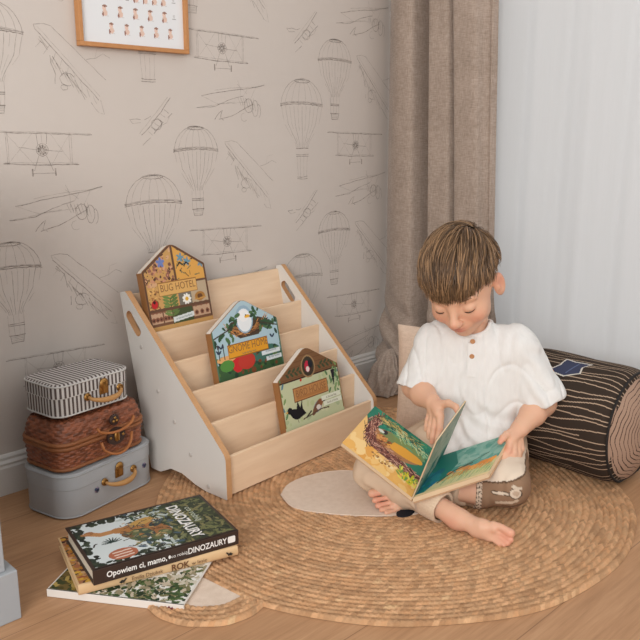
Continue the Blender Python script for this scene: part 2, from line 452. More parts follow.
# window wall with a tall opening
M_wallw = simple('white_plaster', (214, 206, 198), .9)
wr = MB()
wr.box(WIN_X, -1.4, 0, WIN_X + .12, -.7, 2.6); wr.box(WIN_X, 1.42, 0, WIN_X + .12, WALL_Y, 2.6)
wr.box(WIN_X, -.7, 2.25, WIN_X + .12, 1.42, 2.6); wr.box(WIN_X, -.7, 0, WIN_X + .12, 1.42, .12)
tag(wr.build('wall_right', M_wallw), kind='structure')
M_white = simple('white_trim_paint', (222, 219, 214), .45, .02)
M_glass = NT('window_glass'); M_glass.b.inputs['Transmission Weight'].default_value = 1; M_glass.b.inputs['Roughness'].default_value = 0; M_glass.b.inputs['IOR'].default_value = 1.0; M_glass = M_glass.m
wn = empty('window_1', (WIN_X + .06, .36, .12)); tag(wn, kind='structure')
fr = MB()
for y0, y1 in ((-1.06, -1.0), (-.03, .03), (1.0, 1.06)): fr.box(-.03, y0, 0, .03, y1, 2.13)
fr.box(-.03, -1.06, 0, .03, 1.06, .06); fr.box(-.03, -1.06, 2.07, .03, 1.06, 2.13); fr.build('window_frame', M_white, wn)
MB().box(-.004, -.99, .06, .004, -.03, 2.07).box(-.004, .03, .06, .004, .99, 2.07).build('window_pane', M_glass, wn)

# baseboards with a moulded top
def baseboard(name, p0, p1, nrm):
    """profile swept along p0->p1, nrm = into the room"""
    prof = [(0, 0), (.015, 0), (.015, .062), (.012, .067), (.013, .072), (.008, .078), (.008, .084), (.004, .089), (0, .090)]
    vs = []
    for p in (p0, p1):
        for d, z in prof: vs.append((p[0] + nrm[0] * d, p[1] + nrm[1] * d, z))
    n = len(prof); fs = [(i, i + 1, n + i + 1, n + i) for i in range(n - 1)] + [tuple(range(n))[::-1], tuple(range(n, 2 * n))]
    o = MB().add(vs, fs).build(name, M_white); tag(o, kind='structure')
baseboard('baseboard_back', (LEFT_X, WALL_Y), (WIN_X, WALL_Y), (0, -1))
baseboard('baseboard_right', (WIN_X, WALL_Y - .015), (WIN_X, -1.4), (-1, 0))
# ------------------------------------------------------------------ curtains
def fabric(name, c, c2, scale=900, rough=.9, bump=.35):
    t = NT(name); v = t.coord('Object')
    a = t.noise(t.coord('Object', (1, 1, .12)), scale, 2); b = t.noise(t.coord('Object', (.12, .12, 1)), scale, 2)
    n = t.noise(v, 14, 3); m = t.math('ADD', t.math('MULTIPLY', a, .4), t.math('MULTIPLY', b, .4)); m2 = t.math('ADD', m, t.math('MULTIPLY', n, .2))
    t.base(t.ramp(m2, [(.38, rgba(c)), (.62, rgba(c2))])); t.rough(rough); t.b.inputs['Specular IOR Level'].default_value = .15
    t.b.inputs['Sheen Weight'].default_value = .15
    t.bump(m, bump, .001); return t.m
M_drape = fabric('taupe_linen', (144, 128, 115), (178, 161, 148), 520)

def smooth_path(pts, n):
    """Catmull-Rom through pts -> n samples"""
    P = [np.array(p, float) for p in pts]; P = [2 * P[0] - P[1]] + P + [2 * P[-1] - P[-2]]; out = []
    m = len(P) - 3
    for i in range(n):
        u = i / (n - 1) * m; k = min(int(u), m - 1); t = u - k; a, b, c, d = P[k:k + 4]
        out.append(.5 * ((2 * b) + (-a + c) * t + (2 * a - 5 * b + 4 * c - d) * t * t + (-a + 3 * b - 3 * c + d) * t ** 3))
    return np.array(out)

plan = [(1.945, 1.650), (1.915, 1.635), (1.882, 1.600), (1.862, 1.572), (1.851, 1.543), (1.851, 1.502), (1.880, 1.488), (1.93, 1.478), (1.938, 1.452), (1.905, 1.436), (1.862, 1.430),
        (1.850, 1.426), (1.849, 1.395), (1.852, 1.366), (1.880, 1.357), (1.856, 1.349), (1.847, 1.335), (1.846, 1.30), (1.851, 1.268), (1.872, 1.256), (1.882, 1.246), (1.880, 1.238), (1.897, 1.234)]
nU, nV = 300, 120
pp = smooth_path(plan, nU); zz = np.concatenate([np.linspace(0, .4, 60), np.linspace(.42, 2.45, nV - 60)])
V = np.zeros((nU, nV, 3))
for j, z in enumerate(zz):
    s = max(0, (.36 - z) / .36); s = s * s * (3 - 2 * s)
    u = np.linspace(0, 1, nU)
    # folds swing and gather a little with height, slump near the floor
    sway = .006 * np.sin(3.1 * z + 9 * u); gather = 1
    x = 1.86 + (pp[:, 0] - 1.86) * gather + sway * .3
    y = pp[:, 1] + .004 * np.sin(2.2 * z + 14 * u) + .045 * (min(z, 1.4) - .65) * np.clip(u / .6, 0, 1)
    x -= s * (.030 * (1 - u) + .02 * np.sin(u * 24 + 1.2) + .018 * np.sin(z * 70 + u * 31)); y -= s * (.01 + .014 * np.sin(u * 37 + z * 50))
    x += s * .05 * u
    y = np.minimum(y, 1.650 if z < .10 else 1.664)
    V[:, j, 0] = x; V[:, j, 1] = y; V[:, j, 2] = z + .004 + (s * .012 * np.sin(u * 60 + z * 90) if z > .02 else 0)
drape = np_mesh('drape', V.reshape(-1, 3), grid_faces(nU, nV), M_drape)
md = drape.modifiers.new('thick', 'SOLIDIFY'); md.thickness = .002
drape.name = 'curtain_drape'; tag(drape, 'heavy taupe linen curtain drape hanging in folds in the room corner', 'curtain')

def puddle():
    """crumpled hem resting on the floor in the corner by the baseboard"""
    cx, cy = 1.790, 1.545
    nu, nv = 90, 50; V = np.zeros((nu, nv, 3))
    for i in range(nu):
        for j in range(nv):
            a = 2 * PI * i / nu; t = j / (nv - 1)
            rx = .040; ry = .055
            cr = 1 + .10 * math.sin(5 * a + 7 * t) + .07 * math.sin(11 * a - 9 * t)
            r = math.cos(t * PI / 2) ** .55 * cr
            p = Vector((cx + rx * r * math.cos(a) + .05 * t, cy + ry * r * math.sin(a), .004 + .13 * t ** 1.1 + .01 * math.sin(9 * a + 11 * t) * math.sin(PI * t)))
            p.y = min(p.y, 1.650); V[i, j] = p
    return V, grid_faces(nu, nv, True)
V, F = puddle(); hem = np_mesh('bunched_hem', V.reshape(-1, 3), F, M_drape, drape)

ts = NT('sheer_voile'); 
ts.n.remove(ts.b)
dif = ts.node('ShaderNodeBsdfDiffuse'); trl = ts.node('ShaderNodeBsdfTranslucent'); trp = ts.node('ShaderNodeBsdfTransparent')
dif.inputs[0].default_value = rgba((224, 224, 224)); trl.inputs[0].default_value = rgba((230, 231, 232))
m1 = ts.node('ShaderNodeMixShader'); m1.inputs[0].default_value = .5; m2 = ts.node('ShaderNodeMixShader')
wv = ts.noise(ts.coord('Object', (1, 1, .04)), 300, 1)
ts.link(ts.math('ADD', ts.math('MULTIPLY', wv, .03), .07), m2.inputs[0])
ts.link(dif.outputs[0], m1.inputs[1]); ts.link(trl.outputs[0], m1.inputs[2]); ts.link(m1.outputs[0], m2.inputs[1]); ts.link(trp.outputs[0], m2.inputs[2])
ts.link(m2.outputs[0], ts.n['Material Output'].inputs[0])
nU, nV = 700, 24; y = np.linspace(1.32, -.95, nU); z = np.linspace(.012, 2.45, nV)
Y, Z = np.meshgrid(y, z, indexing='ij')
X = 1.965 + .009 * np.sin(Y * 48 + .5 * np.sin(Y * 9)) + .008 * np.sin(Y * 23 + Z * .5) + .002 * np.sin(Y * 110 + Z * 1.2)
sheer = np_mesh('sheer_curtain', np.stack([X, Y, Z], -1).reshape(-1, 3), grid_faces(nU, nV), ts.m)
tag(sheer, 'white translucent sheer curtain hanging straight across the window', 'curtain')

# ------------------------------------------------------------------ framed chart on the wall
M_oak = simple('oak_frame', (190, 134, 84), .5, .12, 60)
M_print = vcol('printed_paper', .55, .3)
fw, fh = .286, .366
fz0 = .9665
fe = empty('framed_chart', (.908, WALL_Y - .0015, fz0), 0, 'light oak framed chart of small figures hanging high on the patterned wall', 'picture frame')
b = MB(); T = .018; bw = .0095
for x0, x1, z0, z1 in ((0, fw, 0, bw), (0, fw, fh - bw, fh), (0, bw, bw, fh - bw), (fw - bw, fw, bw, fh - bw)): b.box(x0, -T, z0, x1, 0, z1, .0012)
b.build('frame_moulding', M_oak, fe)
cv = Canvas(fw - 2 * bw, fh - 2 * bw, .0015, (226, 228, 230)); rg = random.Random(5)
def figure(c, x, y, s=1.0):
    c.ell(x, y + .007 * s, .0035 * s, .0042 * s, (226, 196, 180)); c.ell(x + .001, y + .0105 * s, .0042 * s, .0018 * s, (150, 112, 98))
    c.ell(x + .001, y, .0045 * s, .0048 * s, (222, 192, 176)); c.ell(x - .003 * s, y - .002 * s, .0014 * s, .004 * s, (150, 106, 94)); c.rect(x + .003 * s, y - .005 * s, x + .007 * s, y - .004 * s, (206, 200, 200))
for r in range(9):
    yy = .028 + r * .036; off = .0
    for k in range(5 if r != 2 else 4):
        xx = .04 + k * .04 if r != 2 else .14 + k * .0245
        if r == 0: xx = .0735 + k * .039
        if r == 1: xx = .059 + k * .039
        if r == 3:
            c = (160, 164, 168); cv.ell(xx, yy, .006, .006, c); cv.ell(xx, yy, .0045, .0045, (226, 228, 230))
        else: figure(cv, xx, yy, 1.35)
    if r in (1, 2): cv.rect(cv.w - .03, yy + .002, cv.w - .02, yy + .0035, (150, 150, 152)); cv.ell(cv.w - .025, yy + .009, .003, .004, (205, 205, 206))
for k in range(5): cv.ell(.03 + k * .022, .100, .006, .006, (168, 170, 172)); cv.ell(.03 + k * .022, .1015, .0045, .0045, (226, 228, 230))
cv.mesh('chart_print', Matrix.Translation((bw, -.008, bw)) @ Matrix.Rotation(PI / 2, 4, 'X'), M_print, fe)
MB().box(bw * .5, -.0075, bw * .5, fw - bw * .5, -.001, fh - bw * .5).build('backing_board', simple('backing', (200, 190, 180)), fe)

# ------------------------------------------------------------------ display shelf
def ply_face():
    t = NT('birch_ply'); g1 = t.noise(t.coord('Object', (3, 30, 30)), 3, 5, .55); g2 = t.noise(t.coord('Object', (1.2, 9, 9)), 4, 3)
    g = t.math('ADD', t.math('MULTIPLY', g1, .5), t.math('MULTIPLY', g2, .5))
    t.base(t.ramp(g, [(.35, rgba((228, 196, 162))), (.65, rgba((240, 212, 180)))])); t.rough(.55); t.bump(g1, .06, .0005); return t.m
M_ply = ply_face()
M_plyedge = simple('ply_edge', (196, 150, 106), .6, .12, 90)
M_panel = simple('pale_grey_laminate', (218, 214, 208), .42, .02, 20)
M_screw = simple('plastic_cap', (196, 190, 184), .4, .03)
sh = empty('book_display_shelf', (.978, 1.290, .009), .071, 'tiered birch book display shelf with pale side panels and oval handles', 'bookshelf')
def rounded(pts, rad, n=5):
    """round the corners of a closed 2D outline; rad per corner"""
    out = []; m = len(pts)
    for i in range(m):
        p0, p, p1 = Vector(pts[i - 1]), Vector(pts[i]), Vector(pts[(i + 1) % m]); r = rad[i] if isinstance(rad, (list, tuple)) else rad
        if r <= 0: out.append(tuple(p)); continue
        a = (p0 - p).normalized(); c = (p1 - p).normalized(); ang = a.angle(c); d = min(r / math.tan(ang / 2), (p0 - p).length * .45, (p1 - p).length * .45)
        q0 = p + a * d; q1 = p + c * d
        for k in range(n + 1):
            t = k / n; out.append(tuple(q0 * (1 - t) ** 2 + p * 2 * t * (1 - t) + q1 * t * t))
    return out
side = rounded([(-.016, 0), (-.014, .098), (.316, .418), (.337, .412), (.250, 0), (.215, 0), (.175, .019), (.135, .019), (.09, .006), (.055, 0)],
               [.002, .03, .012, .006, .004, .01, .02, .02, .02, .02])
def slot(cx, cz, ang, hl, r, n=8):
    out = []
    for s in (1, -1):
        for k in range(n + 1):
            a = -PI / 2 + PI * k / n + (0 if s > 0 else PI)
            x = s * hl + r * math.cos(a); z = r * math.sin(a); out.append((cx + x * math.cos(ang) - z * math.sin(ang), cz + x * math.sin(ang) + z * math.cos(ang)))
    return out
hole = slot(.290, .345, math.radians(48), .022, .0115)
SW = .533; TH = .015
YZ = Matrix(((0, 0, 1, 0), (1, 0, 0, 0), (0, 1, 0, 0), (0, 0, 0, 1)))   # local (a,b,c) -> x=c, y=a, z=b
for x0 in (0, SW - TH):
    p = MB().xf(YZ).plate([side, hole], x0, x0 + TH, 0, 1).build('side_panel', [M_panel, M_plyedge], sh)
    if x0 == 0:
        for d, z in ((.265, .294), (.210, .199), (.155, .138), (.102, .073), (.045, .014)):
            MB().xf(Matrix.Translation((0, d, z)) @ Matrix.Rotation(-PI / 2, 4, 'Y')).lathe([(.0055, 0), (.0055, .0006), (.0035, .0014)], 14).build('screw_cap', M_screw, p)
boards = [(.240, .215, .326, 'divider_board'), (.175, .150, .268, 'divider_board'), (.110, .09, .212, 'divider_board'), (.050, .035, .153, 'divider_board'), (-.006, .002, .092, 'front_board')]
for d, z0, z1, nm in boards:
    MB().box(TH, d, z0, SW - TH, d + .009, z1, .0012).build(nm, M_ply, sh)
bb = MB(); T_ = .009; vs = [(x, d, z) for z, d0 in ((.262, .300), (.404, .328)) for d in (d0, d0 + T_) for x in (TH, SW - TH)]
bb.add(vs, [(0, 2, 3, 1), (4, 5, 7, 6), (0, 1, 5, 4), (2, 6, 7, 3), (0, 4, 6, 2), (1, 3, 7, 5)]).build('back_board', M_ply, sh)
for d0, d1, z in ((.249, .300, .254), (.184, .240, .195), (.119, .175, .133), (.059, .110, .075), (.003, .050, .014)):
    MB().box(TH, d0, z, SW - TH, d1, z + .008).build('pocket_floor', M_ply, sh)

# ------------------------------------------------------------------ house-shaped board books
M_spinecard = simple('board_book_pages', (226, 216, 204), .7, .04)
M_lettering_dark = simple('print_umber', (146, 100, 60), .6)
M_white_ink = simple('print_white', (236, 234, 230), .6, .02)
def house_outline(w, he, hp, cut=.014):
    return rounded([(0, 0), (w, 0), (w, he), (w / 2, hp), (0, he)], [.004, .004, .006, .03, .006], 4)
def inside(poly):
    def f(X, Y):
        m = np.zeros(X.shape, bool); n = len(poly)
        for i in range(n):
            x1, y1 = poly[i]; x2, y2 = poly[(i + 1) % n]
            if y1 == y2: continue
            m ^= ((y1 > Y) != (y2 > Y)) & (X < (x2 - x1) * (Y - y1) / (y2 - y1) + x1)
        return m
    return f
def house_book(name, s, d, z, lean, w, he, hp, thick, paint, edge_cols, label, vis=.07, yaw=0):
    """bottom-left corner at shelf local (s,d,z); cover faces the room"""
    root = empty(name, (0, 0, 0), 0, label, 'book', 'board books standing in the display shelf')
    M = Matrix.Translation((.978, 1.290, .009)) @ Matrix.Rotation(.071, 4, 'Z') @ Matrix.Translation((s, d, z)) @ Matrix.Rotation(yaw, 4, 'Z') @ Matrix.Rotation(PI / 2 - lean, 4, 'X')
    root.matrix_world = M
    ol = house_outline(w, he, hp)
    MB().plate([ol], -thick, -.002, 0, 0).build('page_block', M_spinecard, root)
    cover_b = MB().plate([ol], -.002, 0, 0, 0).plate([ol], -thick - .0015, -thick, 0, 0)
    cover_b.box(-.0018, .003, -thick - .0015, 0, he - .002, 0, .0005)
    cov = cover_b.build('cover', simple('cover_' + name, edge_cols, .5), root)
    cv = Canvas(w, hp, .0013); cv.Y -= vis; paint(cv, w, he - vis, hp - vis); cv.Y += vis
    c = inside([(x * .995 + w * .0025, y * .995 + .0005) for x, y in ol])
    pr = cv.mesh('cover_print', Matrix.Translation((0, 0, .0003)), M_print, cov, clip=c)
    return root, cov
def sign(cv, x0, y0, x1, y1, c, dk, slope=0):
    cv.poly([(x0, y0), (x1, y0 + slope), (x1, y1 + slope), (x0, y1)], dk); i = .0018
    cv.poly([(x0 + i, y0 + i), (x1 - i, y0 + slope + i), (x1 - i, y1 + slope - i), (x0 + i, y1 - i)], c)

def paint_bug(c, w, he, hp):
    r = random.Random(11); k = he / .215
    c.rect(0, -1, w, hp, (203, 158, 96))
    c.blobs(220, (0, .13 * k, w * .48, hp), (.0015, .006), [(120, 78, 60), (196, 140, 104), (150, 100, 84), (214, 170, 130), (92, 62, 50), (206, 150, 120)], r)
    c.rect(w * .5, .155 * k, w, hp, (222, 166, 84))
    for _ in range(26): x = r.uniform(w * .52, w * .97); y = r.uniform(.165 * k, hp); c.line([(x, y), (x + r.uniform(-.02, .02), y + r.uniform(-.012, .012))], .002, r.choice([(70, 60, 48), (100, 110, 84)]))
    for x, y in ((.62, .80), (.72, .74), (.90, .78), (.94, .70)):
        for a in range(5): c.leaf(w * x, hp * y, .012, a * 1.25, (112, 150, 168), .5)
    for a in range(5): c.leaf(w * .30, hp * .77, .013, a * 1.25 + .3, (112, 130, 186), .6)
    for x, y in ((.56, .70), (.66, .69)): c.line([(w * x, hp * y), (w * x + .008, hp * y + .008), (w * x + .016, hp * y + .002)], .003, (52, 42, 36))
    c.rect(0, .068 * k, w * .5, .15 * k, (206, 160, 98)); c.blobs(60, (0, .068 * k, w * .2, .15 * k), (.0015, .004), [(124, 86, 54), (170, 118, 70), (226, 180, 110)], r)
    c.rect(w * .66, .066 * k, w, .155 * k, (188, 168, 140)); c.rect(w * .5, .066 * k, w * .7, .12 * k, (122, 116, 104))
    c.ell(w * .84, .088 * k, .016, .011, (176, 124, 60)); c.ell(w * .84, .088 * k, .008, .006, (108, 70, 40)); c.line([(w * .75, .078 * k), (w * .93, .08 * k)], .003, (200, 150, 80))
    for a in range(9): c.leaf(w * .62, .086 * k, .014, a * .7, (244, 240, 232), .5)
    c.ell(w * .62, .086 * k, .005, .005, (226, 178, 60))
    c.rect(0, 0, w, .056 * k, (120, 84, 62))
    for x0, x1 in ((.03, .2), (.22, .36), (.7, .97)):
        c.rect(w * x0, .006, w * x1, .05 * k, (198, 164, 134))
        for i in range(3):
            for j in range(2): c.ell(w * (x0 + (x1 - x0) * (i + .5) / 3), .016 + j * .02, .006, .006, (140, 92, 70)); c.ell(w * (x0 + (x1 - x0) * (i + .5) / 3), .016 + j * .02, .0028, .0028, (80, 50, 40))
    c.rect(w * .38, 0, w * .68, .062 * k, (72, 84, 54))
    for a in range(9): c.leaf(w * .36, .02 + a * .008, .024, .4, (98, 122, 66), .3); c.leaf(w * .36, .02 + a * .008, .024, PI - .4, (112, 138, 74), .3)
    c.line([(w * .36, 0), (w * .36, .1 * k)], .0025, (80, 104, 52))
    for x in (.075, .11, .14): c.leaf(w * x, .07 * k, .018, 1.4, (120, 84, 50), .5)
    c.ell(w * .11, .085 * k, .009, .010, (196, 40, 44)); c.ell(w * .11, .094 * k, .004, .004, (50, 30, 28))
    # frame beams
    D = (104, 74, 56)
    c.rect(0, .056 * k, w, .066 * k, D); c.rect(w * .485, .15 * k, w * .515, hp, D)
    c.line([(0, he), (w / 2, hp)], .012, D); c.line([(w / 2, hp), (w, he)], .012, D); c.rect(0, 0, .005, he, D); c.rect(w - .005, 0, w, he, D); c.line([(.6 * w, .152 * k), (w, .152 * k)], .006, D)
    sign(c, w * .2, .112 * k, w * .82, .164 * k, (222, 176, 106), (160, 110, 58))
    c.poly([(w * .36, .003), (w * .70, .009), (w * .70, .021), (w * .36, .015)], (222, 228, 226))
def paint_gnome(c, w, he, hp):
    r = random.Random(12)
    c.rect(0, -1, w, hp, (60, 92, 58)); c.rect(0, 0, w, hp, (172, 198, 208))
    c.rect(0, 0, w, .034, (60, 92, 58)); c.ell(w * .55, .035, .045, .02, (44, 74, 62)); c.ell(w * .75, .035, .05, .02, (64, 108, 96)); c.blobs(50, (0, 0, w, .05), (.003, .009), [(48, 84, 44), (84, 118, 60), (120, 70, 44), (40, 66, 50)], r)
    c.ell(w * .3, .036, .02, .03, (200, 44, 48)); c.ell(w * .44, .028, .028, .02, (190, 60, 48)); c.ell(w * .15, .044, .03, .008, (226, 170, 110)); c.ell(w * .15, .028, .022, .014, (84, 140, 64))
    for x in (.06, .13, .22): c.line([(w * x, .045), (w * x, .075)], .002, (54, 64, 52)); c.ell(w * x, .076, .003, .006, (70, 60, 60))
    # nest
    c.poly([(w * .22, he * .98), (w * .40, he * .74), (w * .68, he * .74), (w * .86, he * 1.02), (w * .7, he * 1.12), (w * .3, he * 1.12)], (74, 58, 44))
    for _ in range(90):
        t = r.uniform(-.3, .3); x = w * (.52 + t); y = he * (.87 + 1.3 * t * t + r.uniform(-.06, .08)); a = 3 * t + r.uniform(-.4, .4)
        c.line([(x - .014 * math.cos(a), y - .014 * math.sin(a)), (x + .014 * math.cos(a), y + .014 * math.sin(a))], .0018, r.choice([(176, 118, 66), (120, 84, 54), (204, 148, 84), (62, 46, 38)]))
    # white bird
    c.ell(w * .5, he * 1.12, .028, .034, (150, 178, 196)); c.ell(w * .5, he * 1.10, .024, .028, (232, 236, 238)); c.ell(w * .5, he * 1.19, .016, .014, (240, 240, 240)); c.ell(w * .55, he * 1.17, .009, .004, (232, 176, 60)); c.ell(w * .53, he * 1.2, .002, .002, (30, 30, 30))
    for x0, x1, y0, y1 in ((.02, .30, .78, 1.05), (.72, .98, .78, 1.0), (.30, .40, 1.12, 1.22), (.62, .72, 1.14, 1.24)):
        for _ in range(16 if x1 - x0 > .2 else 7): c.leaf(w * r.uniform(x0, x1), he * r.uniform(y0, y1), r.uniform(.012, .02), r.uniform(0, 6.3), r.choice([(52, 84, 56), (76, 110, 70), (44, 70, 52)]), .5)
    c.line([(w * .02, he * .85), (w * .3, he * 1.0)], .003, (64, 54, 44)); c.line([(w * .98, he * .85), (w * .7, he * 1.0)], .003, (64, 54, 44))
    for x, y in ((.1, .62), (.06, .52), (.88, .60)): c.leaf(w * x, he * y, .012, .8, (40, 56, 80), .4); c.leaf(w * x, he * y, .012, 2.2, (40, 56, 80), .4)
    c.rect(0, 0, .0035, he, (84, 118, 96)); c.rect(w - .0035, 0, w, he, (84, 118, 96))
    sign(c, w * .19, he * .37, w * .80, he * .66, (224, 158, 44), (150, 98, 40))
    c.poly([(w * .68, .030), (w * .97, .030), (w * .97, .041), (w * .68, .041)], (222, 230, 232)); c.poly([(w * .74, .014), (w * .98, .014), (w * .98, .025), (w * .74, .025)], (222, 230, 232))
def paint_bird(c, w, he, hp):
    r = random.Random(13)
    c.rect(0, -1, w, hp, (196, 202, 164)); c.blobs(40, (0, 0, w, he * .9), (.004, .014), [(186, 196, 150), (206, 208, 172), (176, 190, 150)], r)
    c.poly([(0, he * .93), (w, he * .93), (w, he), (w / 2, hp), (0, he)], (124, 88, 58)); 
    for k in range(7): c.line([(0, he * .98 + k * .012), (w, he * .98 + k * .012)], .0012, (98, 68, 46))
    c.line([(0, he * .93), (w, he * .93)], .005, (66, 46, 34))
    c.ell(w * .5, he * 1.13, .025, .028, (160, 130, 92)); c.ell(w * .5, he * 1.13, .021, .024, (62, 54, 42)); c.ell(w * .49, he * 1.13, .010, .014, (190, 40, 66)); c.ell(w * .49, he * 1.07, .006, .007, (230, 214, 210)); c.ell(w * .54, he * 1.17, .008, .01, (32, 36, 44))
    for s in (-1, 1):
        for k in range(7): c.leaf(w * (.5 + s * (.16 + .035 * k)), he * (1.09 + (.008 if k % 2 else 0)), .014, .6 if k % 2 else -.8, (58, 76, 52), .45)
    for x in (.03, .97):
        for k in range(9): c.leaf(w * x, .02 + k * .018, .016, 1.0 + (1.1 if k % 2 else 0), r.choice([(96, 136, 92), (90, 130, 146), (120, 152, 92)]), .4)
    for _ in range(14): x = w * r.uniform(.78, .98); y = he * r.uniform(.35, .85); c.leaf(x, y, .016, r.uniform(.8, 2.2), r.choice([(122, 156, 100), (90, 128, 84)]), .4)
    c.poly([(w * .86, he * .9), (w * .93, he * .9), (w * .9, he * .66), (w * .885, he * .52), (w * .875, he * .66)], (32, 30, 40))
    c.ell(w * .35, he * .89, .0035, .0035, (200, 50, 40))
    sign(c, w * .2, he * .46, w * .78, he * .76, (190, 136, 84), (128, 84, 50)); c.rect(w * .24, he * .5, w * .74, he * .56, (176, 122, 72))
    # black bird with spread wings
    bx, by = w * .19, he * .22
    c.ell(bx, by, .019, .012, (24, 24, 30), -.5); c.ell(bx - .018, by + .012, .009, .008, (24, 24, 30)); c.poly([(bx, by), (bx + .012, by + .03), (bx + .018, by + .012), (bx + .028, by + .03), (bx + .026, by + .008), (bx + .036, by - .006), (bx + .012, by - .012)], (24, 24, 30))
    c.poly([(bx - .026, by + .013), (bx - .034, by + .010), (bx - .025, by + .008)], (220, 160, 60)); c.line([(bx + .004, by - .012), (bx + .006, by - .022)], .0015, (60, 50, 40))
    # small brown bird on a branch
    c.ell(w * .56, he * .22, .02, .012, (150, 150, 160), .6); c.ell(w * .60, he * .28, .012, .009, (140, 88, 58), .3); c.ell(w * .52, he * .19, .02, .007, (120, 84, 62), .8); c.poly([(w * .65, he * .30), (w * .71, he * .29), (w * .66, he * .27)], (40, 36, 32)); c.ell(w * .57, he * .2, .008, .006, (220, 214, 206))
    c.line([(w * .3, he * .06), (w * .62, he * .14), (w * .74, he * .12)], .003, (90, 70, 56)); c.line([(w * .36, he * .08), (w * .44, he * .17)], .004, (52, 44, 40))
    c.poly([(w * .64, he * .30), (w * .97, he * .30), (w * .97, he * .40), (w * .64, he * .40)], (228, 232, 214)); c.poly([(w * .66, he * .17), (w * .98, he * .17), (w * .98, he * .27), (w * .66, he * .27)], (228, 232, 214))
    c.rect(0, 0, .003, he, (140, 100, 62)); c.rect(w - .003, 0, w, he, (140, 100, 62))

def title(cov, lines, mat, dz=.0007):
    """lines: (text, size, x, y, rot, sx)"""
    b = MB()
    for s, size, x, y, rz, sx in lines: b.text(s, size, Matrix.Translation((x, y, dz)) @ Matrix.Rotation(rz, 4, 'Z'), sx=sx)
    return b.build('cover_title', mat, cov)
r1, c1 = house_book('house_shaped_book', .032, .2515, .2625, math.radians(12), .188, .202, .262, .018, paint_bug, (150, 104, 62), 'house-shaped board book with brown insect compartments on its cover, on the top tier')
title(c1, [('BUG HOTEL', .0245, .096, .156, 0, .80)], M_lettering_dark); title(c1, [('A Lift-the-Flap Book', .006, .100, .082, .09, 1)], simple('print_teal', (60, 96, 110)))
r2, c2 = house_book('house_shaped_book', .120, .1215, .1415, math.radians(12), .218, .184, .248, .017, paint_gnome, (196, 140, 66), 'pale blue house-shaped board book with a white bird in a nest, on the middle tier')
title(c2, [('GNOME HOME', .0245, .108, .133, 0, .80)], M_lettering_dark)
for it_ in (('A lift-the-flap book', .006, .108, .118, 0, 1), ('of discovery', .0075, .180, .108, 0, 1), ('by the forest', .0075, .188, .092, 0, 1)): title(c2, [it_], MATS['print_teal'])
r3, c3 = house_book('house_shaped_book', .222, .0055, .0225, math.radians(12), .216, .184, .248, .017, paint_bird, (190, 140, 84), 'brown-roofed house-shaped board book with a black bird, on the lowest tier')
title(c3, [('BIRD HOUSE', .0245, .106, .141, 0, .80)], M_lettering_dark)
for it_ in (('A lift-the-flap', .0075, .174, .109, 0, 1), ('book of birds', .0075, .176, .0955, 0, 1)): title(c3, [it_], simple('print_olive', (120, 110, 80)))

# ------------------------------------------------------------------ suitcases
def rr_loop(W, D, r, n=10):
    """rounded rectangle outline, centred, counter-clockwise; returns pts"""
    out = []
    for cx, cy, a0 in ((W / 2 - r, -D / 2 + r, -PI / 2), (W / 2 - r, D / 2 - r, 0), (-W / 2 + r, D / 2 - r, PI / 2), (-W / 2 + r, -D / 2 + r, PI)):
        for k in range(n + 1):
            a = a0 + PI / 2 * k / n; out.append((cx + r * math.cos(a), cy + r * math.sin(a)))
    return out
def resample(loop, n):
    P = np.array(loop + [loop[0]]); d = np.r_[0, np.cumsum(np.hypot(*np.diff(P, axis=0).T))]; s = np.linspace(0, d[-1], n, endpoint=False)
    return np.stack([np.interp(s, d, P[:, 0]), np.interp(s, d, P[:, 1])], 1), s
def case_shell(name, W, D, r, z0, z1, rim, mat, parent, top=True, bottom=True, n=220, edge_r=.006):
    """half of a suitcase: wall with rounded outer edge and closed face; UV.x = distance round the wall, on the face UV.x = x"""
    loop, s = resample(rr_loop(W, D, r), n); h = z1 - z0
    rows = []
    if bottom: rows += [(-edge_r * (1 - math.sin(a)), z0 + edge_r * (1 - math.cos(a))) for a in (0, .4, .8, 1.2)]
    rows += [(0, z0 + edge_r if bottom else z0), (0, z1 - edge_r if top else z1)]
    if top: rows += [(-edge_r * (1 - math.cos(a)), z1 - edge_r * (1 - math.sin(a))) for a in (.4, .8, 1.2, PI / 2)]
    cen = np.zeros(2); nrm = []
    for i in range(n):
        t = loop[(i + 1) % n] - loop[i - 1]; t /= np.linalg.norm(t); nrm.append((t[1], -t[0]))
    nrm = np.array(nrm); V = []; UV = []
    for off, z in rows:
        p = loop + nrm * off; V += [(x, y, z) for x, y in p]; UV += [(si, z) for si in s]
    m = len(rows); F = []
    for j in range(m - 1):
        for i in range(n): k = (i + 1) % n; F.append((j * n + i, j * n + k, (j + 1) * n + k, (j + 1) * n + i))
    # caps as strips across
    def cap(row, z, flip):
        p = loop + nrm * rows[row][0]; base = len(V)
        for q in (1, .66, .33, 0):
            for x, y in p:
                V.append((x, y * q, z)); UV.append((x, y * q + 5))
        for j in range(3):
            for i in range(n):
                k = (i + 1) % n; f = (base + j * n + i, base + j * n + k, base + (j + 1) * n + k, base + (j + 1) * n + i)
                F.append(f if not flip else f[::-1])
    if top: cap(m - 1, rows[-1][1], False)
    if bottom: cap(0, rows[0][1], True)
    return np_mesh(name, V, F, mat, parent, uv=np.array(UV))
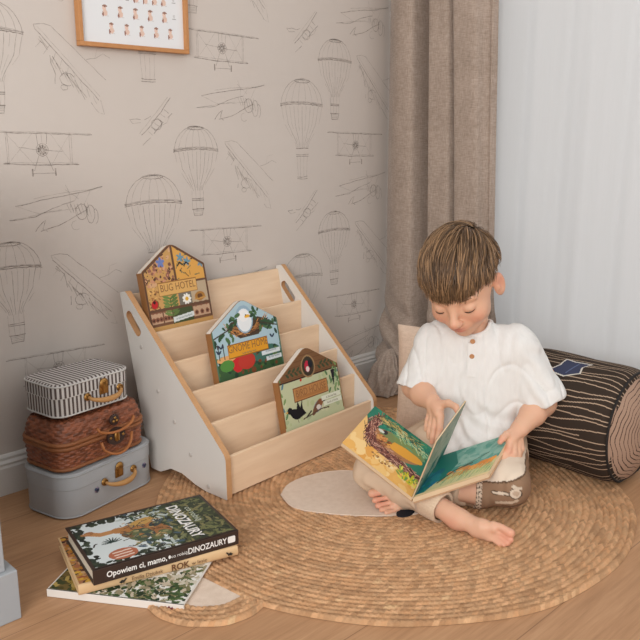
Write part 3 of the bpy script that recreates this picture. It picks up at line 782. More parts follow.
def stripe_mat():
    t = NT('striped_fabric'); uv = t.node('ShaderNodeUVMap'); sx = t.node('ShaderNodeSeparateXYZ'); t.link(uv.outputs[0], sx.inputs[0])
    fr_ = t.math('FRACT', t.math('MULTIPLY', sx.outputs[0], 1 / .0098)); m = t.math('GREATER_THAN', fr_, .52)
    c = t.mix(m, rgba((206, 202, 198)), rgba((86, 74, 70)))
    fine = t.noise(t.coord('Object'), 700, 2); t.base(c); t.rough(.7); t.bump(fine, .2, .0006); return t.m
M_stripe = stripe_mat()
M_brass = simple('aged_brass', (176, 132, 74), .35, .15, 120, metal=.85)
M_tan = simple('tan_leather', (186, 138, 84), .5, .1, 80)
M_welt = simple('pale_welting', (206, 204, 200), .6)
M_greycase = simple('grey_cardboard', (170, 172, 174), .6, .03, 30, bump=.15)
def ring_tube(mb, W, D, r, z, rad, n=120, off=0):
    lp, _ = resample(rr_loop(W + 2 * off, D + 2 * off, r + off), n); mb.tube([(x, y, z) for x, y in lp], rad, 6, closed=True)
def loop_handle(mb, W, drop, z, y, r, n=20, flat=.6):
    """strap handle hanging from two mounts"""
    pts = []
    for k in range(n + 1):
        t = k / n; x = (t - .5) * W; s = math.sin(PI * t) ** .45; pts.append((x, y - .012 * s, z - drop * s))
    mb.tube(pts, r, 8, flat=flat)
def clasp(parent, x, y, z, s=1.4):
    b = MB(); b.box(x - .008 * s, y - .0025, z - .011 * s, x + .008 * s, y, z + .004 * s, .0008)
    b.xf(Matrix.Translation((x, y - .0025, z + .006 * s)) @ Matrix.Rotation(PI / 2, 4, 'X')).lathe([(.008 * s, 0), (.0075 * s, .002), (.003 * s, .0035)], 14)
    b.xf(Matrix.Identity(4)).box(x - .003 * s, y - .006, z - .008 * s, x + .003 * s, y - .002, z + .008 * s, .0006)
    return b.build('clasp', M_brass, parent)
def mount(parent, x, y, z, s=1.4):
    b = MB().xf(Matrix.Translation((x, y, z)) @ Matrix.Rotation(PI / 2, 4, 'X')).lathe([(.006 * s, 0), (.006 * s, .0015), (.0035 * s, .003)], 14)
    b.xf(Matrix.Identity(4)).tube([(x + .0045 * s * math.cos(a), y - .004, z + .0045 * s * math.sin(a)) for a in [i * PI / 6 for i in range(12)]], .0012, 6, closed=True)
    return b.build('handle_mount', M_brass, parent)

def rect_case(name, loc, rz, W, D, H, r, mat, seam, label, rimmat, hx=0.0, flowers=False):
    root = empty(name, loc, rz, label, 'suitcase', 'stacked toy suitcases')
    case_shell('base', W, D, r, .001, seam - .0008, .002, mat, root, top=False)
    lid = case_shell('lid', W + .002, D + .002, r, seam, H, .002, mat, root, bottom=False)
    b = MB(); ring_tube(b, W, D, r, .004, .0018); ring_tube(b, W + .002, D + .002, r, H - .004, .0018); ring_tube(b, W, D, r, seam, .0013); b.build('edge_welting', rimmat, root)
    y = -D / 2 - .001
    mount(root, hx - .042, y, seam - .010); mount(root, hx + .042, y, seam - .010)
    h = MB(); n = 22; pts = []
    for k in range(n + 1):
        t = k / n; x = hx + (t - .5) * .084; s = min(1, math.sin(PI * t) ** .5); pts.append((x, y - .004 - .018 * s, seam - .010 - .010 * s))
    h.tube(pts, [.0034 + .0028 * math.sin(PI * k / n) for k in range(n + 1)], 10); h.build('handle', M_tan, root)
    clasp(root, hx, y, seam + .002)
    return root, lid
# bottom grey, middle wicker, top striped
sc1, lid1 = rect_case('toy_suitcase', (.802, 1.535, 0), math.radians(13), .262, .150, .098, .045, M_greycase, .065, 'pale grey cardboard suitcase with tan handle at the bottom of its stack', M_greycase, hx=.012)
for x, z in ((-.052, .045), (.088, .050)):
    cvf = MB()
    for k in range(5):
        a = k * 1.256; cvf.cur = k % 2
        cvf.xf(Matrix.Translation((x + .003 * math.cos(a), -.0765, z + .003 * math.sin(a))) @ Matrix.Rotation(PI / 2, 4, 'X')).lathe([(.0036, 0), (.0036, .0003)], 8)
    cvf.xf(Matrix.Identity(4)).build('printed_flower', [simple('print_navy', (70, 80, 110)), simple('print_mauve', (150, 130, 150))], sc1)
sc3, lid3 = rect_case('toy_suitcase', (.786, 1.538, .2125), math.radians(8), .190, .125, .072, .028, M_stripe, .043, 'small striped suitcase with tan handle on top of its stack', M_welt, hx=.02)

def wicker_case(loc, rz, W, D, H, r):
    root = empty('wicker_suitcase', loc, rz, 'reddish brown wicker suitcase with strap handles in the middle of its stack', 'suitcase', 'stacked toy suitcases')
    t = NT('wicker'); a = t.node('ShaderNodeVertexColor'); a.layer_name = 'Col'; t.base(a.outputs[0]); t.rough(.42); t.b.inputs['Specular IOR Level'].default_value = .5
    t.bump(t.noise(t.coord('Object'), 260, 3), .3, .0012); M_w = t.m
    seam = .055; rng = np.random.default_rng(4)
    def shell(z0, z1, prof, name, parent, closetop):
        n = 720; loop, s = resample(rr_loop(W, D, r), n); per = s[-1] + s[1]; nst = int(per / .0125)
        t = np.roll(loop, -1, 0) - np.roll(loop, 1, 0); t /= np.linalg.norm(t, axis=1)[:, None]; nr = np.stack([t[:, 1], -t[:, 0]], 1)
        rowh = .0052; nr_rows = max(2, int((z1 - z0) / rowh)); m = nr_rows * 5 + 1; V = []; Cc = []
        colr = rng.uniform(.55, 1.35, (nr_rows + 40, nst + 1))
        rows = [(z0 + (z1 - z0) * j / (m - 1), prof((j / (m - 1))), j / 5.0) for j in range(m)]
        if closetop:   # woven top: rings shrinking inward
            K = 12 * 5
            rows += [(z1 + .004 * (1 - (1 - q / K)) , None, (m - 1) / 5.0 + q / 5.0) for q in range(1, K + 1)]
        for z, off, ri in rows:
            row = int(ri); ph = s / per * nst * PI + (row % 2) * PI
            bulge = .0022 * np.abs(np.sin(PI * ri)) ** .6 * (.45 + .55 * np.sin(ph)) 
            if off is None:
                q = (ri - (m - 1) / 5.0) / 12; k = 1 - q * .97
                p = (loop + nr * prof(1.0)) * np.array([k, k]); zz_ = z + bulge
            else: p = loop + nr * (off + bulge)[:, None]; zz_ = np.full(n, z)
            V.append(np.c_[p, zz_]); seg = (s / per * nst + (row % 2) * .5).astype(int) % nst
            base = np.array(s2l((134, 78, 52))) * colr[row % len(colr)][seg][:, None]
            Cc.append(base)
        V = np.concatenate(V); Cc = np.concatenate(Cc); R_ = len(rows)
        i = np.arange(n)[None]; j = np.arange(R_ - 1)[:, None]
        F = np.stack([j * n + i, j * n + (i + 1) % n, (j + 1) * n + (i + 1) % n, (j + 1) * n + i], -1).reshape(-1, 4)
        return np_mesh(name, V, F, M_w, parent, vcolors=Cc)
    shell(.002, seam - .006, lambda t: -.004 * (1 - t), 'base', root, False)
    shell(seam + .006, H - .006, lambda t: -.002 - .012 * t * t, 'lid', root, True)
    b = MB(); bot = [(x * .97, y * .97) for x, y in rr_loop(W, D, r)]; b.plate([bot], .001, .003)
    bd = MB(); M_band = simple('woven_rim', (146, 92, 56), .5, .2, 220, bump=.5, bscale=300)
    ring_tube(bd, W, D, r, seam - .0045, .0048, 160); ring_tube(bd, W, D, r, seam + .0045, .0048, 160); bd.build('woven_rim', M_band, root)
    bo = MB(); ring_tube(bo, W, D, r, .0045, .0042, 160, -.004); bo.plate([bot], .001, .003); bo.build('bottom_rim', M_band, root)
    y = -D / 2 - .005
    M_dk = simple('dark_leather', (62, 44, 38), .5); M_str = simple('wicker_handle_leather', (170, 106, 60), .5, .1)
    # upper handle folded against the lid, lower handle hanging
    def strap(pts, nm): MB().tube(pts, .0036, 8, flat=.8).build(nm, M_str, root)
    hx = .02
    up = [(hx - .05 + .1 * k / 20, y - .006 - .006 * math.sin(PI * k / 20), .078 - .019 * math.sin(PI * k / 20) ** .4) for k in range(21)]
    strap(up, 'lid_handle')
    lo = [(hx - .042 + .084 * k / 20, y - .006 - .010 * math.sin(PI * k / 20), .044 - .034 * math.sin(PI * k / 20) ** .4) for k in range(21)]
    strap(lo, 'handle')
    p1 = MB().xf(Matrix.Translation((hx, y + .002, .082)) @ Matrix.Rotation(PI / 2, 4, 'X')).lathe([(.0125, 0), (.0125, .004), (.011, .005)], 16).build('lid_badge', M_dk, root)
    q = MB()
    for x, z in ((-.0045, .080), (.0045, .080), (0, .087)): q.xf(Matrix.Translation((hx + x, y - .003, z)) @ Matrix.Rotation(PI / 2, 4, 'X')).lathe([(.0034, 0), (.003, .002), (.001, .0028)], 10)
    q.build('stud', M_brass, p1)
    pl = MB().xf(Matrix.Translation((hx, y, .046)) @ Matrix.Rotation(PI / 2, 4, 'X')).plate([[(.024 * math.cos(a), .019 * math.sin(a)) for a in [i * PI / 12 for i in range(24)]]], 0, .006).build('lock_plate', M_dk, root)
    q = MB().xf(Matrix.Translation((hx, y - .006, .046)) @ Matrix.Rotation(PI / 2, 4, 'X') @ Matrix.Diagonal((.75, 1.25, 1, 1))).lathe([(.010, 0), (.0095, .002), (.006, .0035)], 18)
    q.xf(Matrix.Translation((hx, y - .009, .046))).box(-.0015, -.004, -.008, .0015, 0, .008, .0005)
    for x in (-.017, .017): q.xf(Matrix.Translation((hx + x, y - .006, .046)) @ Matrix.Rotation(PI / 2, 4, 'X')).lathe([(.0034, 0), (.003, .002), (.001, .0028)], 10)
    q.build('lock', M_brass, pl)
    return root
wicker_case((.795, 1.535, .1012), math.radians(10), .236, .140, .108, .035)

# ------------------------------------------------------------------ grey cabinet corner at the left
M_cab = simple('grey_blue_paint', (160, 164, 168), .5, .02, 10)
cb = empty('painted_cabinet', (.478, 1.184, 0), math.radians(0), 'grey painted cabinet on a wider plinth at the left edge of the photo', 'cabinet')
MB().box(-.5, 0, 0, 0, .40, .088, .002).build('plinth', M_cab, cb)
MB().box(-.5, .009, .088, -.016, .40, .75, .002).build('body', M_cab, cb)
# ------------------------------------------------------------------ braided jute rug
RC = (1.281, 1.095); RR = .524; RW = .0128; RZ = .0045
def jute_mat():
    t = NT('braided_jute'); a = t.node('ShaderNodeVertexColor'); a.layer_name = 'Col'
    n = t.noise(t.coord('Object'), 190, 4, .7); n2 = t.noise(t.coord('Object'), 900, 2, .6)
    c = t.mix(t.math('MULTIPLY', n, .5), a.outputs[0], rgba((112, 68, 38))); c = t.mix(t.math('MULTIPLY', n2, .35), c, rgba((240, 198, 154)))
    t.base(c); t.rough(.85); t.b.inputs['Specular IOR Level'].default_value = .2
    t.bump(t.math('ADD', n, t.math('MULTIPLY', n2, .6)), .9, .0035); return t.m
M_jute = jute_mat()
def braid(cx, cy, r0, r1, na, keep, name, parent=None, seed=1):
    """concentric braided cords; each cord a row of slanted strand lumps"""
    rng = np.random.default_rng(seed); nr = int(round((r1 - r0) / RW)); k = 6
    ri = np.linspace(0, nr, nr * k + 1); a = np.arange(na) / na * 2 * PI
    A, Rn = np.meshgrid(a, ri, indexing='ij')
    wob = .0035 * np.sin(3 * A + 1) + .002 * np.sin(7 * A + 2) + .0015 * np.sin(13 * A + Rn * .8)
    if parent is not None and r1 > .3: wob = wob + .014 * np.exp(-((A - 5.25) / .5) ** 2) * (Rn / nr) ** 2 - .034 * np.exp(-((A - 2.37) / .45) ** 2) * (Rn / nr) ** 2
    R = r0 + Rn * RW + wob * np.clip(Rn / 8, 0, 1)
    ring = np.minimum(np.floor(Rn), nr - 1); fr = Rn - ring
    lump = np.maximum(6, np.round(2 * PI * (r0 + (ring + .5) * RW) / .0105))
    sgn = np.where(fr > .5, 1, -1)
    ph = A / (2 * PI) * lump + sgn * (fr - .5) * .95 + ring * .37 + np.where(fr > .5, .5, 0)
    lumph = np.abs(np.sin(PI * ph)) ** .7
    prof = np.clip(np.sin(PI * fr), 0, 1) ** .55
    Z = RZ - .001 + .0052 * prof * (.40 + .60 * lumph) + .0010 * np.sin(5 * A + Rn * .5) ** 2
    edge = (Rn <= 0) | (Rn >= nr); Z = np.where(edge, .0008, Z)
    V = np.stack([cx + R * np.cos(A), cy + R * np.sin(A), Z], -1).reshape(-1, 3)
    tone = rng.uniform(.70, 1.25, (nr + 1, 2200)); idx = np.floor(ph).astype(int) % 2200
    tn = tone[ring.astype(int), idx] * (1 + .06 * np.sin(A * 4 + ring))
    hue = rng.uniform(0, 1, (nr + 1, 2200))[ring.astype(int), idx]
    c0 = np.array(s2l((242, 192, 146))); c1 = np.array(s2l((214, 160, 114)))
    C = (c0 * hue[..., None] + c1 * (1 - hue[..., None])) * tn[..., None]
    F = grid_faces(na, len(ri), True)[:, ::-1]
    if keep is not None:
        cen = V[F].mean(1); F = F[keep(cen)]
    return np_mesh(name, V, F, M_jute, parent, vcolors=np.clip(C.reshape(-1, 3), 0, 1))
rug = empty('jute_rug', (RC[0], RC[1], 0), 0, 'large round braided jute rug with a cream muzzle patch and small ear', 'rug')
def unparent_xy(o):   # rug parts are written in room coordinates
    o.location = (-RC[0], -RC[1], 0); return o
unparent_xy(braid(RC[0], RC[1], RW * .2, RR, 1500, None, 'braided_body', rug))
EC = (.755, 1.04)
out = lambda c: np.hypot(c[:, 0] - RC[0], c[:, 1] - RC[1]) > RR - .004
ear = unparent_xy(braid(EC[0], EC[1], .068, .068 + 4 * RW, 420, out, 'ear', rug, 5))
M_cream = fabric('cream_canvas', (214, 192, 172), (226, 206, 188), 700)
def patch(name, poly, z, mat, parent, keep=None):
    poly = [(x, y) for x, y in poly if keep is None or keep((x, y))]
    return MB().plate([poly], .001, z, 0, 0).build(name, mat, parent)
arc_e = [(EC[0] + .072 * math.cos(a), EC[1] + .072 * math.sin(a)) for a in [i * PI / 30 for i in range(60)]]
pe = [p for p in arc_e if math.hypot(p[0] - RC[0], p[1] - RC[1]) > RR - .002]
# start list after the gap so the outline is continuous
k0 = max(range(len(pe)), key=lambda i: math.hypot(pe[i][0] - pe[i - 1][0], pe[i][1] - pe[i - 1][1])); pe = pe[k0:] + pe[:k0]
patch('inner_ear', pe, .0062, M_cream, ear)
mz = smooth_path([(1.081, 1.214), (1.06, 1.147), (1.094, 1.075), (1.146, 1.011), (1.187, .975), (1.228, .948), (1.285, .98), (1.31, 1.08), (1.29, 1.18), (1.245, 1.225), (1.18, 1.245), (1.125, 1.24), (1.081, 1.214)], 120)[:-1]
mzp = MB().plate([[tuple(p) for p in mz][::-1]], .004, .0095).build('muzzle_patch', M_cream, rug); unparent_xy(mzp)
b = MB(); b.tube([(x, y, .0088) for x, y in mz], .0016, 6, closed=True); b.build('edge_cord', M_cream, mzp)
nz = [(1.207 + .024 * math.cos(a) * .80 + .010 * math.sin(a) * .6, .962 + .010 * math.sin(a) * .8 - .024 * math.cos(a) * .6) for a in [i * PI / 16 for i in range(32)]]
nz = [(1.207 + .024 * math.cos(a), .966 + .015 * math.sin(a)) for a in [i * PI / 16 for i in range(32)]]
nzo = MB().plate([nz], .009, .0115).build('nose_patch', simple('black_felt', (26, 28, 36), .9), rug); unparent_xy(nzo)

# ------------------------------------------------------------------ books lying in a pile
M_paper = simple('book_page_edges', (214, 204, 186), .8, .08, 300)
def lying_book(name, loc, rz, W, D, T, cover_mats, label, rounded_spine=0, hard=True, page_in=.004):
    """spine along local +x at y=0 (front), pages towards +y"""
    root = empty(name, loc, rz, label, 'book', 'books piled on the floor'); ct = .0022
    MB().box(page_in, .003, ct, W - page_in, D - page_in, T - ct).build('page_block', M_paper, root)
    b = MB(); b.box(0, 0, 0, W, D, ct, .0006); b.box(0, 0, T - ct, W, D, T, .0006)
    if rounded_spine:
        n = 8; vs = []; fs = []
        for i in range(n + 1):
            a = PI / 2 - PI * i / n
            for x in (0, W): vs.append((x, -rounded_spine * math.cos(a), T / 2 + T / 2 * math.sin(a)))
        for i in range(n): fs.append((2 * i, 2 * i + 2, 2 * i + 3, 2 * i + 1))
        b.add(vs, [f[::-1] for f in fs], True); b.add([(0, -rounded_spine * math.cos(PI / 2 - PI * i / n), T / 2 + T / 2 * math.sin(PI / 2 - PI * i / n)) for i in range(n + 1)], [tuple(range(n + 1))]); b.add([(W, -rounded_spine * math.cos(PI / 2 - PI * i / n), T / 2 + T / 2 * math.sin(PI / 2 - PI * i / n)) for i in range(n + 1)], [tuple(range(n + 1))[::-1]])
    else: b.box(0, -.0006, 0, W, .003, T, .0006)
    cov = b.build('cover', cover_mats, root); return root, cov
SP = lambda x, z, y=-.0012: Matrix.Translation((x, y, z)) @ Matrix.Rotation(PI / 2, 4, 'X')

# bottom: white spined forest picture book
bk1, cov1 = lying_book('picture_book', (.537, 1.214, .0005), math.radians(-56), .250, .215, .014, simple('white_card', (222, 216, 208), .5, .02), 'white-spined picture book with green leaves on its cover, lowest of the floor pile')
cv = Canvas(.244, .21, .0014, (226, 224, 218)); rg = random.Random(21)
cv.rect(0, 0, .06, .21, (110, 92, 50)); cv.blobs(200, (0, 0, .075, .21), (.003, .010), [(150, 126, 58), (80, 70, 34), (60, 66, 36), (176, 150, 84)], rg)
for _ in range(420):
    x = rg.uniform(.06, .24); y = rg.uniform(0, .055 + .5 * max(0, x - .13) + .02 * math.sin(x * 60)); cv.leaf(x, y, rg.uniform(.008, .02), rg.uniform(0, 6.3), rg.choice([(58, 80, 46), (84, 104, 62), (150, 140, 112), (40, 56, 36), (196, 182, 160), (120, 116, 80)]), .45)
for _ in range(150):
    x = rg.uniform(.15, .244); y = rg.uniform(.06, .21); cv.leaf(x, y, rg.uniform(.008, .018), rg.uniform(0, 6.3), rg.choice([(186, 174, 150), (150, 140, 112), (88, 100, 60), (204, 196, 178)]), .4)
cv.mesh('cover_print', Matrix.Translation((.003, .0025, .0143)), M_print, cov1)
b = MB(); b.xf(SP(.224, .0065)); b.plate([[(-.008, -.003), (-.006, .003), (-.003, 0), (0, .004), (.003, 0), (.006, .003), (.008, -.003)]], 0, .0004); b.build('spine_mark', simple('print_maroon', (110, 30, 46)), cov1)

# middle: beige round spined book
bk2, cov2 = lying_book('picture_book', (.566, 1.156, .0155), math.radians(-17), .290, .185, .019, simple('beige_card', (214, 180, 136), .55, .05, 60), 'beige-spined picture book with autumn colours, middle of the floor pile', rounded_spine=.004)
cv = Canvas(.284, .18, .0015, (168, 110, 70)); rg = random.Random(22)
cv.blobs(1500, (0, 0, .284, .18), (.002, .009), [(166, 120, 88), (130, 74, 50), (94, 58, 40), (176, 130, 60), (76, 68, 44), (160, 100, 70), (150, 80, 56), (200, 160, 120), (54, 42, 34)], rg)
cv.blobs(40, (0, 0, .03, .18), (.003, .006), [(206, 160, 60), (180, 120, 50)], rg)
cv.mesh('cover_print', Matrix.Translation((.003, .0025, .0193)), M_print, cov2)
b = MB(); b.text('Emilia Dziubak', .0105, SP(.118, .009, -.0062), sx=.9); b.text('ROK', .017, SP(.178, .0095, -.0062), sx=.95, bold=.0004); b.text('w lesie', .0105, SP(.214, .009, -.0062)); b.build('spine_title', simple('print_brown', (110, 74, 48)), cov2)
for x, s in ((.075, 1), (.272, -1)):
    b = MB(); b.xf(SP(x, .009, -.0062)); b.plate([[(s * px, py) for px, py in ((-.007, -.001), (-.002, .003), (.001, .0015), (.005, .005), (.007, .004), (.003, -.001), (.001, -.005), (0, -.002), (-.003, -.004))]], 0, .0003)
    b.build('printed_bird', simple('print_dark', (50, 44, 38)), cov2)

# top: dark dinosaur book
M_dark = simple('dark_brown_cover', (58, 44, 38), .38, .05)
TW, TD, TT = .272, .178, .028
bk3, cov3 = lying_book('picture_book', (.584, 1.135, .0348), math.radians(-13), TW, TD, TT, M_dark, 'dark brown dinosaur picture book with white lettering, on top of the floor pile')
cv = Canvas(TW - .012, TD - .012, .0012, (208, 216, 216)); rg = random.Random(23); w_, h_ = cv.w, cv.h
for _ in range(260):   # dark ragged jungle border
    s = rg.choice('lrtb'); d = rg.uniform(0, .014)
    x, y = {'l': (d, rg.uniform(0, h_)), 'r': (w_ - d, rg.uniform(0, h_)), 't': (rg.uniform(0, w_), h_ - d), 'b': (rg.uniform(0, w_), d)}[s]
    cv.ell(x, y, rg.uniform(.003, .010), rg.uniform(.002, .007), rg.choice([(44, 54, 44), (36, 42, 38), (60, 70, 54)]), rg.uniform(0, 3))
cv.poly([(w_ * .60, 0), (w_, 0), (w_, h_), (w_ * .52, h_), (w_ * .6, h_ * .7), (w_ * .56, h_ * .4)], (58, 66, 48))
for _ in range(420): cv.leaf(w_ * rg.uniform(.56, 1), h_ * rg.uniform(0, 1), rg.uniform(.008, .022), rg.uniform(0, 6.3), rg.choice([(50, 60, 44), (84, 90, 58), (112, 116, 76), (40, 48, 42), (130, 124, 84)]), .3)
for _ in range(170): cv.leaf(w_ * rg.uniform(.38, .66), h_ * rg.uniform(.0, 1), rg.uniform(.008, .022), rg.uniform(0, 6.3), rg.choice([(56, 78, 60), (70, 90, 104), (60, 64, 56), (120, 124, 90), (180, 190, 186)]), .35)
# sauropod: body, neck, head
cv.line([(w_ * .09, h_ * .74), (w_ * .16, h_ * .66), (w_ * .27, h_ * .66), (w_ * .38, h_ * .64)], .014, (184, 132, 84)); cv.line([(w_ * .28, h_ * .655), (w_ * .4, h_ * .62)], .022, (176, 124, 76))
cv.ell(w_ * .09, h_ * .745, .010, .0075, (160, 110, 70), .3); cv.line([(w_ * .05, h_ * .745), (w_ * .09, h_ * .74)], .007, (176, 124, 80))
cv.ell(w_ * .44, h_ * .56, .040, .030, (170, 118, 70), -.2); cv.ell(w_ * .52, h_ * .45, .030, .022, (154, 106, 66), -.5); cv.ell(w_ * .47, h_ * .72, .026, .012, (190, 150, 84), .3)
for x, y in ((.36, .42), (.41, .36), (.47, .42), (.33, .5), (.39, .52), (.45, .5), (.55, .6), (.5, .3), (.57, .36)):
    cv.ell(w_ * x, h_ * y, .013, .010, rg.choice([(70, 84, 66), (60, 72, 70), (96, 104, 70), (118, 92, 62)]), rg.uniform(0, 3)); cv.ell(w_ * x + .002, h_ * y + .003, .006, .004, (140, 136, 96))
for _ in range(60): cv.line([(w_ * (x := rg.uniform(.3, .62)), h_ * (y := rg.uniform(.2, .8))), (w_ * x + rg.uniform(-.012, .012), h_ * y + rg.uniform(-.01, .01))], .0022, rg.choice([(52, 50, 42), (196, 160, 110), (60, 80, 92), (110, 76, 50)]))
for a in range(9): cv.leaf(w_ * .2, h_ * .42, .02, .2 + a * .35, (40, 60, 56), .14)
cv.line([(w_ * .07, h_ * .42), (w_ * .085, h_ * .47), (w_ * .1, h_ * .48)], .003, (50, 46, 44))
cv.ell(w_ * .22, h_ * .14, .026, .019, (176, 104, 76)); 
for k in range(3): cv.line([(w_ * .16, h_ * (.19 - k * .055)), (w_ * .28, h_ * (.2 - k * .055))], .0035, (226, 206, 190))
cv.mesh('cover_print', Matrix.Translation((.006, .006, TT + .0003)), M_print, cov3)
b = MB(); RT = lambda x, y: Matrix.Translation((x, y, TT + .0008)) @ Matrix.Rotation(-PI / 2 - .0, 4, 'Z')
b.text('DINOZAURY', .031, RT(.199, .087), sx=.78, bold=.0008); b.build('cover_title', M_white_ink, cov3)
b = MB(); b.text('co robią', .019, RT(.226, .105)); b.build('cover_subtitle', simple('print_greygreen', (196, 204, 190)), cov3)
b = MB(); b.text('Opowiem ci, mamo,', .0150, SP(.077, .0135), sx=.88, bold=.0003); b.text('co robią', .0090, SP(.1545, .0130)); b.text('DINOZAURY', .0160, SP(.209, .0135), sx=.82, bold=.0003)
b.xf(SP(.136, .0135)); b.plate([[(.0022 * math.cos(a), .0035 * math.sin(a)) for a in [i * PI / 6 for i in range(12)]]], 0, .0003)
b.xf(SP(.257, .0138)); b.plate([rounded([(-.0075, -.0065), (.0075, -.0065), (.0075, .0065), (-.0075, .0065)], .003)], 0, .0003); b.build('spine_title', M_white_ink, cov3)

# ------------------------------------------------------------------ log cushion
M_pill = vcol('printed_velour', .9, .15, .3, 700)
LX, LZ, LR, LY0, LY1 = 1.700, .135, .135, .710, .99
lg = empty('log_cushion', (LX, (LY0 + LY1) / 2, .0), 0, 'dark brown log-shaped cushion with tree ring end lying beside the boy', 'cushion')
circ = 2 * PI * LR; cv = Canvas(circ, LY1 - LY0, .0012, (58, 48, 41)); rg = random.Random(31)
for k in range(60):
    x0 = circ * (k + rg.uniform(-.22, .22)) / 60; y = -.01; y1 = cv.h + .01; pts = []; ph = rg.uniform(0, 6)
    if rg.random() < .1: y = rg.uniform(.03, .12)
    if rg.random() < .1: y1 = cv.h - rg.uniform(.05, .15)
    while y < y1: pts.append((x0 + .006 * math.sin(y * 19 + ph * .4) + .002 * math.sin(y * 47 + ph * 2), y)); y += .005
    if len(pts) > 2: cv.line(pts, .0024, (176, 152, 130))
# blue leaf print with a pale outline near the top
lx, ly = circ * .435, .140
for sc, c in ((1.14, (206, 200, 190)), (1.0, (62, 66, 88))):
    cv.poly([(lx + sc * a, ly + sc * b_) for a, b_ in ((-.028, .0), (-.012, -.03), (.010, -.024), (.030, -.036), (.026, .0), (.030, .022), (.004, .024), (-.02, .04))], c)
cv.line([(lx - .018, ly), (lx + .02, ly - .012)], .003, (90, 100, 130)); cv.ell(lx - .03, ly + .038, .014, .012, (190, 110, 60)); cv.ell(lx - .03, ly + .038, .007, .006, (220, 150, 80))
def wrap(GX, GY):
    a = GX / LR; y = GY; t = np.minimum(GY, cv.h - GY); r = LR * (1 - .14 * np.exp(-t / .012)) * (1 + .012 * np.sin(3 * a + GY * 14) + .006 * np.sin(9 * a + GY * 40))
    x = -r * np.sin(a); z = r * -np.cos(a); z = np.where(z < -LR * .86, -LR * .86 + (z + LR * .86) * .2, z)
    return x, y - (LY1 - LY0) / 2, z + LZ
body = cv.mesh('log_body', Matrix.Identity(4), M_pill, lg, warp=wrap)
for p in body.data.polygons: p.use_smooth = True
cv2 = Canvas(2 * PI, 1.0, .0075, (168, 140, 121))
u = cv2.X; v = cv2.Y; rr_ = v * (1 + .035 * np.sin(3 * u + 1) + .02 * np.sin(7 * u + 2) + .012 * np.sin(13 * u + v * 9)) * 12.5 ; fr_ = rr_ % 1
cv2.put((fr_ < .17 + .05 * np.sin(5 * u)) & (v > .03), (70, 54, 46))
def disc(GX, GY):
    r = LR * .925 * GY * (1 + .01 * np.sin(3 * GX)); x = r * np.cos(GX); z = r * np.sin(GX); z = np.where(z < -LR * .86, -LR * .86 + (z + LR * .86) * .2, z)
    return x, -(LY1 - LY0) / 2 - .034 * (1 - GY ** 2.5) + .006, z + LZ
dsk = cv2.mesh('tree_ring_end', Matrix.Identity(4), M_pill, lg, warp=disc)
for p in dsk.data.polygons: p.use_smooth = True
def disc2(GX, GY):
    x, y, z = disc(GX, GY); return x, -y, z
d2 = cv2.mesh('tree_ring_end', Matrix.Identity(4), M_pill, lg, warp=disc2)
b = MB(); lp = []
for k in range(80):
    a = 2 * PI * k / 80; z = LR * .94 * math.sin(a); z = z if z > -LR * .86 else -LR * .86 + (z + LR * .86) * .2; lp.append((LR * .94 * (1 + .01 * math.sin(3 * a)) * math.cos(a), -(LY1 - LY0) / 2 + .004, z + LZ))
b.tube(lp, .003, 6, closed=True); b.build('piping', simple('dark_piping', (34, 30, 28), .8), lg)

# ------------------------------------------------------------------ frame of the seated boy: l = his left, f = towards the reader, z = up
BP = Vector((1.50, 1.01, .006)); LV = Vector((.558, -.829, 0)); FV = Vector((-.829, -.558, 0))
def B(l, f, z): return LV * l + FV * f + Vector((0, 0, z))
def BW(l, f, z): return BP + B(l, f, z)

# beige cushion behind him
cush = empty('square_cushion', BW(-.072, -.128, .002), 0, 'beige cushion standing upright just behind the boy', 'cushion')
nu, nv = 40, 40; V = []; Vb = []
for sgn in (1, -1):
    for i in range(nu):
        for j in range(nv):
            u = i / (nu - 1) * 2 - 1; v = j / (nv - 1) * 2 - 1
            th = .034 * (max(0, (1 - u ** 4)) * max(0, (1 - v ** 4))) ** .5 + .004 * math.sin(5 * u + 3 * v) * (1 - u * u) * (1 - v * v)
            ww = .122 * (1 - .05 * (1 - v * v)); hh = .152 * (1 - .05 * (1 - u * u))
            p = B(ww * u, sgn * th - .10 * (v + 1) * .16, .152 + hh * v); V.append(tuple(p))
F1 = grid_faces(nu, nv); F2 = grid_faces(nu, nv)[:, ::-1] + nu * nv
np_mesh('cushion_cover', V, np.concatenate([F1, F2]), fabric('beige_cushion_linen', (196, 170, 150), (214, 190, 170), 600), cush)

